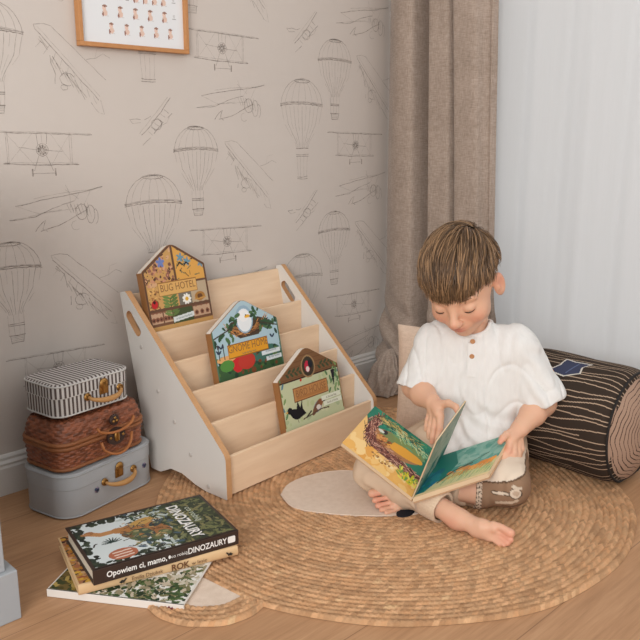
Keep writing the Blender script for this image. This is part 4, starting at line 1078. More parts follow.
# ------------------------------------------------------------------ open board book on his lap
ob = empty('open_picture_book', BW(-.08, .26, .05), 0, 'open picture book with green and orange bird pages on the lap of the boy', 'book')
O0 = Vector((-.08, .26, .05))
def OB(p): return B(*(Vector(p) - O0))
N0 = Vector((-.109, .33, .068)); S0 = Vector((.050, -.142, .036)); WL0 = Vector((-.155, -.070, .077)); WR0 = Vector((.146, -.060, .040)); WP0 = Vector((.045, .05, .143))
def leaf_block(name, base, Wv, Sv, t0, t1, mat, parent, bow=0.0, n=12, edge=None):
    """slab of pages: page plane spanned by Wv,Sv, from depth t0 to t1 under it"""
    nn = Wv.cross(Sv).normalized()
    if nn.z < 0 and abs(nn.z) > .15: nn = -nn
    vs = []
    for i in range(n + 1):
        u = i / n
        for v in (0, 1):
            for t in (t0, t1):
                vs.append(tuple(OB(base + Wv * u + Sv * v + nn * (bow * math.sin(PI * u) - t))))
    fs = []
    for i in range(n):
        a = i * 4; c = a + 4
        fs += [(a, c, c + 2, a + 2), (a + 1, a + 3, c + 3, c + 1), (a, a + 1, c + 1, c), (a + 2, c + 2, c + 3, a + 3)]
    fs += [(0, 2, 3, 1), (n * 4, n * 4 + 1, n * 4 + 3, n * 4 + 2)]
    bm = bmesh.new(); bv = [bm.verts.new(v) for v in vs]
    for f_ in fs: bm.faces.new([bv[i] for i in f_])
    bmesh.ops.recalc_face_normals(bm, faces=bm.faces); b_ = MB(); b_.bm(bm)
    return b_.build(name, mat, parent), nn
M_pgedge = simple('cream_page_edges', (226, 200, 164), .6, .04); M_outcover = simple('outer_cover_tan', (196, 158, 124), .5, .05)
def page_art(cv, name, base, Wv, Sv, parent, lift, bow=0.0):
    nn = Wv.cross(Sv).normalized()
    if nn.z < 0 and abs(nn.z) > .15: nn = -nn
    def wp(GX, GY):
        U = GX / cv.w; Vv = GY / cv.h
        pts = [OB(base), B(*Wv), B(*Sv), B(*nn)]
        off = lift + bow * np.sin(PI * U)
        return tuple(pts[0][k] + pts[1][k] * U + pts[2][k] * Vv + pts[3][k] * off for k in range(3))
    return cv.mesh(name, Matrix.Identity(4), M_print, parent, warp=wp)
lb, _ = leaf_block('left_pages', N0, WL0, S0, .0, .008, M_pgedge, ob)
leaf_block('left_cover', N0 + Vector((.002, 0, 0)), WL0 * 1.015, S0, .0085, .0115, M_outcover, ob)
rb_, _ = leaf_block('right_pages', N0, WR0, S0, .0, .010, M_pgedge, ob)
leaf_block('right_cover', N0, WR0 * 1.015, S0, .0105, .0135, M_outcover, ob)
cv = Canvas(.186, .155, .0011, (46, 120, 98)); rg = random.Random(41); w_, h_ = cv.w, cv.h
# left page: u from spine to outer edge, v from near edge to far edge
cv.rect(0, 0, w_, h_ * .32, (226, 170, 92)); cv.poly([(w_ * .7, 0), (w_, 0), (w_, h_ * .75), (w_ * .86, h_ * .5), (w_ * .5, h_ * .25)], (230, 186, 118))
cv.blobs(50, (0, 0, w_, h_ * .25), (.005, .016), [(234, 190, 120), (222, 160, 80), (238, 202, 140), (230, 176, 96)], rg)
cv.poly([(0, h_ * .5), (w_ * .1, h_ * .9), (w_ * .2, h_), (0, h_)], (30, 104, 96))
cv.blobs(120, (0, h_ * .72, w_ * .9, h_), (.003, .010), [(40, 124, 100), (52, 136, 106), (30, 100, 86), (70, 140, 100)], rg)
cv.ell(w_ * .5, h_ * .58, w_ * .36, h_ * .2, (168, 118, 80), -.12)
cv.ell(w_ * .42, h_ * .66, w_ * .30, h_ * .16, (122, 140, 84), -.15); cv.ell(w_ * .38, h_ * .58, w_ * .26, h_ * .085, (222, 160, 62), -.1); cv.ell(w_ * .64, h_ * .62, w_ * .1, h_ * .11, (120, 132, 84)); cv.ell(w_ * .68, h_ * .55, w_ * .07, h_ * .06, (190, 120, 66))
cv.ell(w_ * .69, h_ * .68, .006, .007, (50, 46, 50)); cv.ell(w_ * .74, h_ * .66, .008, .004, (206, 210, 200)); cv.blobs(26, (w_ * .55, h_ * .42, w_ * .75, h_ * .6), (.002, .005), [(150, 84, 50), (110, 66, 44), (206, 150, 90)], rg)
def twigs(n, fn, cols, ln=.018):
    for _ in range(n):
        t = rg.random(); x, y, a = fn(t); x += rg.gauss(0, .006); y += rg.gauss(0, .0055); a += rg.uniform(-.6, .6)
        cv.line([(x - ln / 2 * math.cos(a), y - ln / 2 * math.sin(a)), (x + ln / 2 * math.cos(a), y + ln / 2 * math.sin(a))], rg.uniform(.0009, .0022), rg.choice(cols))
tw = [(112, 62, 56), (84, 46, 44), (168, 116, 96), (200, 156, 136), (132, 78, 66), (70, 40, 40)]
cv.line([(w_ * .06, h_ * .33), (w_ * .4, h_ * .34), (w_ * .7, h_ * .36), (w_ * .84, h_ * .5), (w_ * .86, h_ * .75)], .020, (100, 58, 52))
twigs(330, lambda t: (w_ * (.05 + .75 * t), h_ * (.335 + .04 * t), .1), tw); twigs(240, lambda t: (w_ * (.78 + .1 * math.sin(2.5 * t)), h_ * (.38 + .5 * t), 1.4), tw)
twigs(120, lambda t: (w_ * (.3 + .5 * t), h_ * (.86 + .02 * t), .1), [(160, 150, 90), (110, 120, 70), (206, 176, 110), (60, 80, 60)], .02)
twigs(110, lambda t: (w_ * (.02 + .6 * t), h_ * .8, .3), [(150, 190, 150), (90, 160, 126), (30, 90, 84), (190, 200, 150)], .016)
for x, y in ((.62, .2), (.5, .2), (.42, .22)): cv.blobs(10, (w_ * x - .008, h_ * y - .006, w_ * x + .008, h_ * y + .006), (.002, .004), [(196, 150, 80), (150, 100, 60), (236, 210, 160)], rg)
for _ in range(40): cv.leaf(w_ * rg.uniform(.0, .3), h_ * rg.uniform(.14, .28), .014, rg.uniform(0, 2), rg.choice([(196, 186, 40), (150, 170, 60), (226, 214, 90), (110, 150, 70)]), .3)
page_art(cv, 'left_page_print', N0 + WL0 * .0 , WL0, S0, lb, .0006)
cv = Canvas(.168, .155, .0011, (62, 130, 116)); rg = random.Random(42); w_, h_ = cv.w, cv.h
cv.rect(0, 0, w_, h_, (74, 140, 128)); cv.poly([(w_ * .35, h_ * .5), (w_, h_ * .5), (w_, h_), (w_ * .35, h_)], (130, 170, 156))
cv.blobs(120, (0, h_ * .4, w_, h_), (.006, .018), [(92, 150, 138), (120, 166, 152), (70, 138, 124), (146, 178, 164)], rg, .6)
cv.poly([(0, 0), (w_ * .3, h_ * .1), (w_ * .38, h_ * .6), (w_ * .2, h_), (0, h_)], (36, 112, 100)); cv.blobs(40, (0, 0, w_ * .22, h_ * .6), (.005, .014), [(28, 108, 136), (34, 96, 112), (40, 120, 128), (30, 110, 100)], rg, .8)
cv.poly([(w_ * .1, 0), (w_ * .22, h_ * .22), (w_ * .5, h_ * .36), (w_, h_ * .42), (w_, 0)], (196, 188, 140)); cv.poly([(w_ * .28, h_ * .2), (w_ * .55, h_ * .34), (w_ * .97, h_ * .46), (w_ * .95, h_ * .30), (w_ * .6, h_ * .22)], (216, 140, 62))
cv.blobs(30, (w_ * .3, h_ * .24, w_ * .95, h_ * .4), (.004, .010), [(226, 150, 70), (190, 120, 70), (206, 130, 60)], rg, .8)
for _ in range(110): x = w_ * rg.uniform(.3, 1); y = h_ * rg.uniform(.06, .24); cv.line([(x, y), (x + .006, y + .018)], .0014, rg.choice([(150, 170, 110), (110, 150, 110), (206, 196, 130), (170, 180, 120)]))
cv.rect(0, 0, w_, h_ * .05, (222, 196, 148)); cv.line([(w_ * .25, h_ * .2), (w_ * .4, h_ * .4), (w_ * .62, h_ * .46)], .005, (60, 76, 60)); cv.line([(w_ * .5, h_ * .44), (w_ * .8, h_ * .62)], .003, (70, 84, 70))
page_art(cv, 'right_page_print', N0, WR0, S0, rb_, .0006)
fp, nnp = leaf_block('turning_page', N0, WP0, S0, -.0012, .0012, M_pgedge, ob)
cv = Canvas(.15, .155, .0012, (150, 172, 160)); rg = random.Random(43)
cv.poly([(0, 0), (.06, 0), (.04, .155), (0, .155)], (40, 112, 106)); cv.blobs(90, (0, 0, .15, .155), (.006, .018), [(160, 180, 166), (130, 158, 144), (112, 148, 134), (176, 188, 174)], rg, .6)
page_art(cv, 'turning_page_print', N0, WP0, S0, fp, .0018); page_art(cv, 'turning_page_print', N0, WP0, S0, fp, -.0018)
# ------------------------------------------------------------------ the boy: continuous surfaces grown from smooth-blended limbs
class Field:
    S = 1.0
    def __init__(s, lo, hi, h):
        s.lo = np.array(lo, float); s.h = h; s.n = np.ceil((np.array(hi) - s.lo) / h).astype(int) + 1
        s.a = np.full(tuple(s.n), .2, np.float32)
    def block(s, blo, bhi):
        i0 = np.clip(np.floor((np.array(blo) - s.lo) / s.h).astype(int), 0, s.n - 1); i1 = np.clip(np.ceil((np.array(bhi) - s.lo) / s.h).astype(int) + 1, 1, s.n)
        sl = tuple(slice(a, b) for a, b in zip(i0, i1))
        ax = [s.lo[k] + s.h * np.arange(i0[k], i1[k]) for k in range(3)]
        P = np.stack(np.meshgrid(*ax, indexing='ij'), -1).astype(np.float32); return sl, P
    def blend(s, sl, d, k):
        a = s.a[sl]
        if k <= 0: s.a[sl] = np.minimum(a, d); return
        hh = np.maximum(k - np.abs(a - d), 0) / k; s.a[sl] = np.minimum(a, d) - hh * hh * k * .25
    def carve(s, sl, d, k):
        a = s.a[sl]; b = -d
        hh = np.maximum(k - np.abs(a - b), 0) / k; s.a[sl] = np.maximum(a, b) + hh * hh * k * .25
    def cone(s, p, q, r0, r1, k=.01, cut=False, flat=None):
        """tapered limb from p to q; flat=(axis, factor) squashes the section along a direction"""
        r0 *= s.S; r1 *= s.S; k *= s.S
        p, q = np.array(p, float), np.array(q, float); m = max(r0, r1) + k + 3 * s.h
        sl, P = s.block(np.minimum(p, q) - m, np.maximum(p, q) + m)
        ab = q - p; L = ab @ ab; t = np.clip(((P - p) @ ab) / L, 0, 1) if L > 0 else np.zeros(P.shape[:3])
        v = P - p - t[..., None] * ab
        if flat is not None:
            ax = np.array(flat[0], float); ax /= np.linalg.norm(ax); c = v @ ax; v = v + (c * (1 / flat[1] - 1))[..., None] * ax
        d = np.linalg.norm(v, axis=-1) - (r0 + (r1 - r0) * t)
        (s.carve if cut else s.blend)(sl, d, k)
    def chain(s, pts, rs, k=.008, kin=.003, flat=None):
        for i in range(len(pts) - 1): s.cone(pts[i], pts[i + 1], rs[i], rs[i + 1], k if i == 0 else kin, flat=flat)
    def ell(s, c, r, R=None, k=.01, cut=False):
        k *= s.S; c = np.array(c, float); r = np.array(r, float) * s.S; m = r.max() + k + 3 * s.h
        sl, P = s.block(c - m, c + m); v = P - c
        if R is not None: v = v @ R          # columns of R are the local axes
        k0 = np.linalg.norm(v / r, axis=-1); k1 = np.linalg.norm(v / (r * r), axis=-1) + 1e-9
        d = k0 * (k0 - 1) / k1
        (s.carve if cut else s.blend)(sl, d, k)
    def plane(s, p, n, blo=None, bhi=None, k=.004):
        """keep the side the normal points away from, inside a box"""
        sl, P = s.block(blo if blo is not None else s.lo, bhi if bhi is not None else s.lo + s.h * s.n)
        n = np.array(n, float); n /= np.linalg.norm(n); d = (P - np.array(p)) @ n; s.carve(sl, -d, k)
    def mesh(s):
        A = s.a; ins = A < 0; c = np.zeros(np.array(A.shape) - 1, np.int8)
        for i in (0, 1):
            for j in (0, 1):
                for k in (0, 1): c += ins[i:A.shape[0] - 1 + i, j:A.shape[1] - 1 + j, k:A.shape[2] - 1 + k]
        act = (c > 0) & (c < 8); I = np.argwhere(act); idx = np.full(act.shape, -1, np.int32); idx[act] = np.arange(len(I))
        acc = np.zeros((len(I), 3)); cnt = np.zeros(len(I))
        cor = [(i, j, k) for i in (0, 1) for j in (0, 1) for k in (0, 1)]
        vals = {q: A[I[:, 0] + q[0], I[:, 1] + q[1], I[:, 2] + q[2]] for q in cor}
        for q in cor:
            for ax in range(3):
                if q[ax]: continue
                q2 = list(q); q2[ax] = 1; q2 = tuple(q2); a, b = vals[q], vals[q2]; m = (a < 0) != (b < 0)
                t = np.where(m, a / np.where(m, a - b, 1), 0); p = np.array(q, float)[None] + np.zeros((len(I), 3)); p[:, ax] += t
                acc[m] += p[m]; cnt[m] += 1
        V = s.lo + s.h * (I + acc / cnt[:, None]); F = []
        for ax in range(3):
            u, v = [(1, 2), (2, 0), (0, 1)][ax]
            sa = [slice(None)] * 3; sb = [slice(None)] * 3; sa[ax] = slice(0, -1); sb[ax] = slice(1, None)
            ch = ins[tuple(sa)] != ins[tuple(sb)]; E_ = np.argwhere(ch); E_ = E_[(E_[:, u] > 0) & (E_[:, v] > 0) & (E_[:, u] < A.shape[u] - 1) & (E_[:, v] < A.shape[v] - 1)]
            def g(du, dv): e = E_.copy(); e[:, u] -= du; e[:, v] -= dv; return idx[e[:, 0], e[:, 1], e[:, 2]]
            q = np.stack([g(1, 1), g(0, 1), g(0, 0), g(1, 0)], 1); inside_ = ins[E_[:, 0], E_[:, 1], E_[:, 2]]
            q[~inside_] = q[~inside_][:, ::-1]; F.append(q)
        F = np.concatenate(F); F = F[(F >= 0).all(1)]
        return V, F
def relax(V, F, it=2, lam=.5):
    for _ in range(it):
        S = np.zeros_like(V); C = np.zeros(len(V))
        for a in range(4):
            b = (a + 1) % 4
            for x, y in ((a, b), (b, a)): np.add.at(S, F[:, x], V[F[:, y]]); np.add.at(C, F[:, x], 1)
        V = V + lam * (S / C[:, None] - V)
    return V
def normals(V, F):
    n = np.cross(V[F[:, 2]] - V[F[:, 0]], V[F[:, 3]] - V[F[:, 1]]); N = np.zeros_like(V)
    for k in range(4): np.add.at(N, F[:, k], n)
    return N / (np.linalg.norm(N, axis=1)[:, None] + 1e-12)
LF = np.array([LV[:], FV[:], (0, 0, 1)])       # rows: l, f, z axes in room coordinates
def place(name, V, F, mat, parent, vc=None):
    return np_mesh(name, V @ LF, F[:, ::-1], mat, parent, vcolors=vc)   # l,f,z is left-handed: flip winding
boy = empty('person', tuple(BP), 0, 'small boy in white shirt sitting cross-legged on the rug reading a book', 'person')

# --- head frame
YAW, PIT, ROL = math.radians(12), math.radians(32), math.radians(9)
HS = 1.07
hc = np.array([-.038, .085, .478])
hx = np.array([math.cos(YAW), math.sin(YAW), 0]); hf0 = np.array([-math.sin(YAW), math.cos(YAW), 0]); up0 = np.array([0, 0, 1.])
hf = hf0 * math.cos(PIT) - up0 * math.sin(PIT); hu = hf0 * math.sin(PIT) + up0 * math.cos(PIT)
hx, hu = hx * math.cos(ROL) + hu * math.sin(ROL), hu * math.cos(ROL) - hx * math.sin(ROL)
HR = np.stack([hx, hf, hu], 1)                 # columns: his left, forward, up
def Hd(x, y, z): return hc + HR @ np.array([x, y, z], float) * HS

fd = Field((-.27, -.12, -.004), (.24, .43, .585), .0021)
# trunk and neck
fd.ell((0, 0, .085), (.082, .068, .07), k=.02); fd.ell((0, .012, .16), (.075, .058, .10), k=.03); fd.ell((0, .02, .25), (.088, .058, .08), k=.03)
fd.cone((-.085, .025, .310), (.085, .022, .310), .032, .032, .03)
fd.cone((-.002, .035, .325), Hd(0, -.03, -.055), .033, .033, .02)
# skull and face
fd.S = HS
fd.ell(Hd(0, -.006, .012), (.068, .086, .074), HR, k=.01)
fd.ell(Hd(0, .032, -.030), (.055, .052, .062), HR, k=.025)
fd.cone(Hd(-.026, .030, -.066), Hd(0, .058, -.084), .024, .017, .02); fd.cone(Hd(.026, .030, -.066), Hd(0, .058, -.084), .024, .017, .02)
for s_ in (-1, 1):
    fd.ell(Hd(.033 * s_, .056, -.045), (.023, .022, .022), HR, k=.016)     # cheeks
    fd.ell(Hd(.029 * s_, .092, -.016), (.016, .012, .010), HR, k=.010, cut=True)   # sockets
    fd.ell(Hd(.0285 * s_, .0695, -.0195), (.0145, .0145, .0125), HR, k=.003)     # lids over the eyeballs
    fd.cone(Hd(.012 * s_, .079, .002), Hd(.044 * s_, .068, .001), .006, .005, .010)   # brow
    fd.ell(Hd(.0085 * s_, .0905, -.0475), (.0058, .007, .0052), HR, k=.004)     # nostril wing
    fd.ell(Hd(.0048 * s_, .0950, -.0530), (.0022, .0035, .0022), HR, k=.002, cut=True)
    fd.ell(Hd(.0705 * s_, -.008, -.034), (.0080, .0160, .0275), HR @ np.array([[math.cos(.38 * s_), -math.sin(.38 * s_), 0], [math.sin(.38 * s_), math.cos(.38 * s_), 0], [0, 0, 1]]), k=.005)   # ear
    fd.ell(Hd(.0785 * s_, -.0035, -.031), (.0055, .0095, .0170), HR @ np.array([[math.cos(.38 * s_), -math.sin(.38 * s_), 0], [math.sin(.38 * s_), math.cos(.38 * s_), 0], [0, 0, 1]]), k=.003, cut=True)
    fd.ell(Hd(.072 * s_, .003, -.035), (.0045, .0035, .006), HR, k=.003)
fd.cone(Hd(0, .0795, -.008), Hd(0, .0985, -.040), .0060, .0085, .012); fd.ell(Hd(0, .0985, -.0430), (.0095, .0090, .0080), HR, k=.006)
fd.ell(Hd(0, .074, -.064), (.024, .014, .016), HR, k=.012)
for a, b_ in (((-.0165, .0800, -.0660), (-.005, .0878, -.0630)), ((-.005, .0878, -.0630), (.005, .0878, -.0630)), ((.005, .0878, -.0630), (.0165, .0800, -.0660))): fd.cone(Hd(*a), Hd(*b_), .0036, .0040, .002)
fd.cone(Hd(-.011, .0820, -.0705), Hd(.011, .0820, -.0705), .0040, .0040, .002); fd.ell(Hd(0, .0835, -.0712), (.010, .0055, .0045), HR, k=.003)
fd.cone(Hd(-.014, .0905, -.0670), Hd(.014, .0905, -.0670), .0013, .0013, .0015, cut=True)
# arms
fd.S = 1.0
RE, RWr = np.array((-.130, .055, .213)), np.array((-.085, .140, .2055)); LE, LW = np.array((.154, .034, .186)), np.array((.103, .122, .153))
fd.cone((-.100, .025, .302), RE, .034, .029, .02); fd.cone(RE, (-.110, .094, .209), .0295, .0275, .01); fd.cone((-.110, .094, .209), RWr, .0275, .0185, .01)
fd.cone((.100, .022, .302), LE, .034, .030, .02); fd.cone(LE, (.132, .072, .172), .030, .0275, .01); fd.cone((.132, .072, .172), LW, .0275, .019, .01)
# right hand: back of the hand up, thumb reaching to the turning page, fingers hanging down beside it
fd.cone(RWr, (-.070, .172, .194), .0165, .0140, .008, flat=((1, .3, .3), .80)); fd.cone(RWr, (-.084, .150, .190), .0155, .0135, .008, flat=((1, .3, .3), .80))
fd.chain([(-.072, .160, .208), (-.050, .178, .2195), (-.034, .194, .2175), (-.0275, .204, .206)], [.0110, .0080, .0070, .0056], .010)
fd.chain([(-.066, .180, .190), (-.0655, .198, .168), (-.0685, .205, .151), (-.071, .207, .138)], [.0088, .0070, .0062, .0052], .004)
fd.chain([(-.074, .170, .188), (-.0780, .184, .164), (-.0800, .190, .147), (-.0815, .190, .133)], [.0088, .0070, .0060, .0050], .004)
fd.chain([(-.081, .158, .186), (-.0870, .168, .164), (-.0890, .173, .149), (-.0900, .173, .137)], [.0084, .0067, .0058, .0049], .004)
fd.chain([(-.088, .147, .188), (-.0940, .154, .170), (-.0960, .158, .158), (-.0970, .159, .149)], [.0078, .0060, .0053, .0046], .004)
# left hand: thumb on top of the page corner, fingers curled below it
fd.cone(LW, (.083, .150, .141), .018, .0155, .008, flat=((-.3, .3, 1), .8))
fd.chain([(.088, .141, .150), (.074, .160, .1515), (.0655, .174, .148), (.0600, .184, .1425)], [.0110, .0080, .0072, .0055], .008)
fd.chain([(.082, .156, .136), (.078, .176, .121), (.066, .189, .110), (.053, .194, .1055)], [.0092, .0074, .0066, .0052], .006)
fd.chain([(.090, .152, .132), (.090, .168, .116), (.078, .180, .1035), (.064, .184, .099)], [.0090, .0074, .0066, .0052], .005)
fd.chain([(.098, .144, .130), (.100, .158, .113), (.089, .168, .0985), (.076, .171, .093)], [.0088, .0070, .0062, .0050], .005)
fd.chain([(.104, .134, .132), (.108, .146, .117), (.099, .155, .104), (.088, .158, .097)], [.0080, .0062, .0055, .0046], .005)
# legs
RKn, LKn = np.array((-.206, .188, .056)), np.array((.080, .215, .062))
fd.cone((-.062, .02, .082), RKn, .052, .036, .02); fd.cone(RKn, (-.125, .240, .046), .036, .032, .012); fd.cone((-.125, .240, .046), (-.030, .306, .029), .032, .0190, .012)
fd.cone((.066, .02, .082), LKn, .052, .038, .02); fd.cone(LKn, (.02, .205, .042), .036, .030, .012); fd.cone((.02, .205, .042), (-.058, .205, .030), .030, .020, .012)
# right foot lying on its outer edge in front
fd.cone((-.034, .304, .028), (-.014, .314, .024), .0190, .0185, .010); fd.ell((-.022, .314, .018), (.017, .014, .016), k=.010)
fd.cone((-.012, .317, .024), (.030, .342, .0225), .0185, .0160, .012); fd.cone((.030, .342, .028), (.052, .352, .030), .0130, .0105, .010); fd.cone((.018, .338, .014), (.044, .350, .012), .0125, .0090, .010)
for i, (a, b_, r) in enumerate((((.050, .350, .0355), (.0820, .3640, .0290), .0092), ((.053, .354, .0240), (.0830, .3680, .0175), .0062), ((.051, .355, .0165), (.0780, .3690, .0110), .0058), ((.046, .355, .0105), (.0715, .3685, .0065), .0053), ((.040, .353, .0065), (.0630, .3660, .0050), .0048))):
    m_ = (np.array(a) + np.array(b_)) / 2 + np.array((0, 0, .003)); fd.chain([a, m_, b_], [r * .9, r * .78, r], .0025, .001)
# left foot tucked under the right shin, toes showing
fd.ell((-.056, .205, .026), (.022, .022, .022), k=.010); fd.cone((-.062, .208, .028), (-.140, .236, .026), .0215, .0190, .014); fd.cone((-.135, .232, .033), (-.165, .236, .032), .0150, .0120, .010); fd.cone((-.120, .244, .016), (-.150, .256, .013), .0140, .0105, .010)
for a, b_, r in (((-.166, .236, .034), (-.201, .242, .0285), .0092), ((-.163, .246, .026), (-.1935, .256, .0200), .0063), ((-.158, .253, .0185), (-.1860, .2660, .0135), .0060), ((-.151, .258, .0120), (-.1770, .2730, .0085), .0056), ((-.143, .262, .0075), (-.1660, .2780, .0055), .0052)):
    fd.chain([a, (np.array(a) + np.array(b_)) / 2, b_], [r * .85, r * .75, r], .0025, .001)
V, F = fd.mesh(); V = relax(V, F, 1, .35)
# pigment of the skin: warmer cheeks, nose, ears, knuckles, toes; lips
base = np.array(s2l((222, 175, 146))); C = np.tile(base, (len(V), 1)); hl = (V - hc) @ HR / HS
def tint(C, cen, r, col, amt, P=V):
    w = np.exp(-(((P - np.array(cen)) / np.array(r)) ** 2).sum(1)) * amt; return C * (1 - w[:, None]) + np.array(s2l(col)) * w[:, None]
for s_ in (-1, 1):
    C = tint(C, (.036 * s_, .068, -.048), (.018, .03, .015), (222, 138, 116), .5, hl); C = tint(C, (.073 * s_, -.01, -.02), (.012, .02, .03), (222, 142, 118), .55, hl)
C = tint(C, (0, .105, -.044), (.010, .014, .010), (220, 142, 120), .5, hl)
C = tint(C, (0, .088, -.0635), (.0155, .012, .0035), (190, 104, 94), .9, hl); C = tint(C, (0, .086, -.071), (.0125, .012, .0042), (200, 112, 102), .9, hl)
for c_ in ((.078, .365, .02), (-.185, .255, .018)): C = tint(C, c_, (.022, .03, .022), (222, 140, 116), .6)
C = tint(C, (-.03, .325, .02), (.02, .02, .02), (224, 150, 124), .4)
for c_ in ((-.028, .205, .207), (-.071, .206, .137), (-.084, .197, .133), (.060, .184, .143), (.053, .194, .105), (-.066, .197, .165), (.078, .176, .121)): C = tint(C, c_, (.010, .010, .010), (224, 138, 114), .55)
M_skin = vcol('skin', .5, .35, .08, 900, sss=.12)
place('body', V, F, M_skin, boy, C)

def tubeB(mb, pts, r, seg=6, **kw): mb.tube([tuple(B(*p)) for p in pts], r, seg, **kw)
M_lash = simple('lash_brown', (72, 50, 38), .8); M_brow = simple('brow_brown', (150, 112, 82), .8)
for s_ in (-1, 1):
    b = MB(); n = 9; pts = []
    for k in range(n):
        t = k / (n - 1) * 2 - 1; x = .0285 * s_ + .0130 * t; z = -.0262 + .0022 * t * t
        q = 1 - ((x - .0285 * s_) / .0145) ** 2 - ((z + .0195) / .0125) ** 2; y = .0695 + .0145 * math.sqrt(max(.03, q)) + .0006
        pts.append(tuple(Hd(x, y, z)))
    tubeB(b, pts, [.0005 + .0011 * math.sin(PI * k / (n - 1)) for k in range(n)]); b.build('eyelashes', M_lash, boy)
    b = MB(); pts = []
    for k in range(9):
        t = k / 8; x = s_ * (.013 + .030 * t); z = .0005 + .0035 * math.sin(PI * t * .8)
        pts.append(tuple(Hd(x, .0855 - .0125 * t ** 1.5, z)))
    tubeB(b, pts, [.0008 + .0012 * math.sin(PI * (k + .6) / 9) for k in range(9)], flat=.5); b.build('eyebrow', M_brow, boy)

# --- hair
ER = np.array([.0718, .0925, .0805]); EC_ = np.array([0, -.007, .013])
def hair_limit(x, y):
    """lowest point of the hair at this place of the head"""
    a = abs(x)
    if y > .045: return .006 + .012 * max(0, a - .035) / .03          # fringe
    if y > .012: return -.004 + (y - .012) * .42                     # temple
    if y > -.034: return .004 + .010 * math.sin((y + .034) / .046 * PI)   # over the ear
    return max(-.062, .004 + (y + .034) * 2.2)                        # behind ear to nape
rgh = random.Random(77)
nu, nv = 140, 90; Vh = np.zeros((nu, nv, 3)); keep = np.zeros((nu, nv), bool)
for i in range(nu):
    for j in range(nv):
        a = 2 * PI * i / nu; e = PI / 2 - (j / (nv - 1)) * 2.6
        d = np.array([math.cos(e) * math.cos(a), math.cos(e) * math.sin(a), math.sin(e)]); p = EC_ + ER * d * .985
        Vh[i, j] = p; keep[i, j] = p[2] > hair_limit(p[0], p[1]) + .004
FF = grid_faces(nu, nv, True); kk = keep.reshape(-1)[FF].all(1); Vl = hc + Vh.reshape(-1, 3) @ HR.T * HS
hair_root = place('hair', Vl, FF[kk][:, ::-1], vcol('hair_fibre', .42, .45), boy, np.tile(np.array(s2l((92, 70, 52))), (nu * nv, 1)))
W0 = np.array([.034, -.052, .068])
SV = []; SF = []; SC = []; off = 0
def strand(p, seglen, nseg, lift, col, r0, limit_j):
    global off
    pts = []; p = np.array(p); h = lift
    for k in range(nseg):
        q = (p - EC_) / ER; q = q / np.linalg.norm(q); n = q / ER; n /= np.linalg.norm(n); ps = EC_ + ER * q
        pts.append(ps + n * (h * (.35 + 1.1 * math.sin(PI * min(1, (k + 1) / nseg))) + .001))
        x, y, z = ps
        away = ps - W0; away /= np.linalg.norm(away) + 1e-9
        front = max(0, min(1, (z - .025) / .03)); side_ = max(0, min(1, (abs(x) - .045) / .02)) * (1 - front)
        fl = away * .55 + np.array([.42 if x > .02 else (-.05 if x > -.03 else -.22), 1.0, -.2]) * front * (1 if y > -.05 else .2)
        fl = fl + np.array([0, .32, -1.0]) * side_ + np.array([0, 0, -1.0]) * (1 - front) * .8 * (1 if abs(x) < .06 or y < 0 else .5)
        fl = fl + np.array([jx, jy, 0]) * .22
        fl = fl - n * (fl @ n); fl /= np.linalg.norm(fl) + 1e-9
        p = ps + fl * seglen
        if p[2] < hair_limit(p[0], p[1]) + limit_j: break
    if len(pts) < 3: return
    m = len(pts); P = hc + np.array(pts) @ HR.T * HS; T = np.gradient(P, axis=0); T /= np.linalg.norm(T, axis=1)[:, None]
    Nn = P - hc; Sx = np.cross(T, Nn); Sx /= np.linalg.norm(Sx, axis=1)[:, None]; Nx = np.cross(Sx, T)
    rr2 = r0 * (1 - .75 * (np.arange(m) / (m - 1)) ** 2.5)
    ring = []
    for c_, s__ in ((1, 0), (-.2, .55), (-1, 0), (-.2, -.55)): ring.append(P + Sx * (c_ * rr2)[:, None] + Nx * (s__ * rr2)[:, None])
    R_ = np.stack(ring, 1).reshape(-1, 3); SV.append(R_)
    i = np.arange(m - 1)[:, None]; k = np.arange(4)[None]
    SF.append((off + np.stack([i * 4 + k, i * 4 + (k + 1) % 4, (i + 1) * 4 + (k + 1) % 4, (i + 1) * 4 + k], -1)).reshape(-1, 4)); SC.append(np.tile(col, (len(R_), 1))); off += len(R_)
for it in range(5200):
    z = rgh.uniform(-.55, 1); a = rgh.uniform(0, 2 * PI); d = np.array([math.sqrt(1 - z * z) * math.cos(a), math.sqrt(1 - z * z) * math.sin(a), z]); p = EC_ + ER * d
    if p[2] < hair_limit(p[0], p[1]) + .006: continue
    jx = noise.noise(Vector(p * 55)) * 1.6 + rgh.uniform(-.5, .5); jy = noise.noise(Vector(p * 40) + Vector((5, 5, 5))) * 1.2 + rgh.uniform(-.4, .4)
    cl = noise.noise(Vector(p * 90)); tn = 1 + .42 * cl + rgh.uniform(-.18, .18)
    col = np.array(s2l((98, 75, 54))) * tn if rgh.random() < .55 else np.array(s2l((148, 116, 84))) * tn
    top = p[2] > .03
    strand(p, .0058, 13 if top else 8, rgh.uniform(.0010, .0075) if top else rgh.uniform(.0005, .0025), col, rgh.uniform(.0007, .0013), rgh.uniform(-.007, .007))
place('hair_strands', np.concatenate(SV), np.concatenate(SF)[:, ::-1], MATS['hair_fibre'], hair_root, np.clip(np.concatenate(SC), 0, 1))

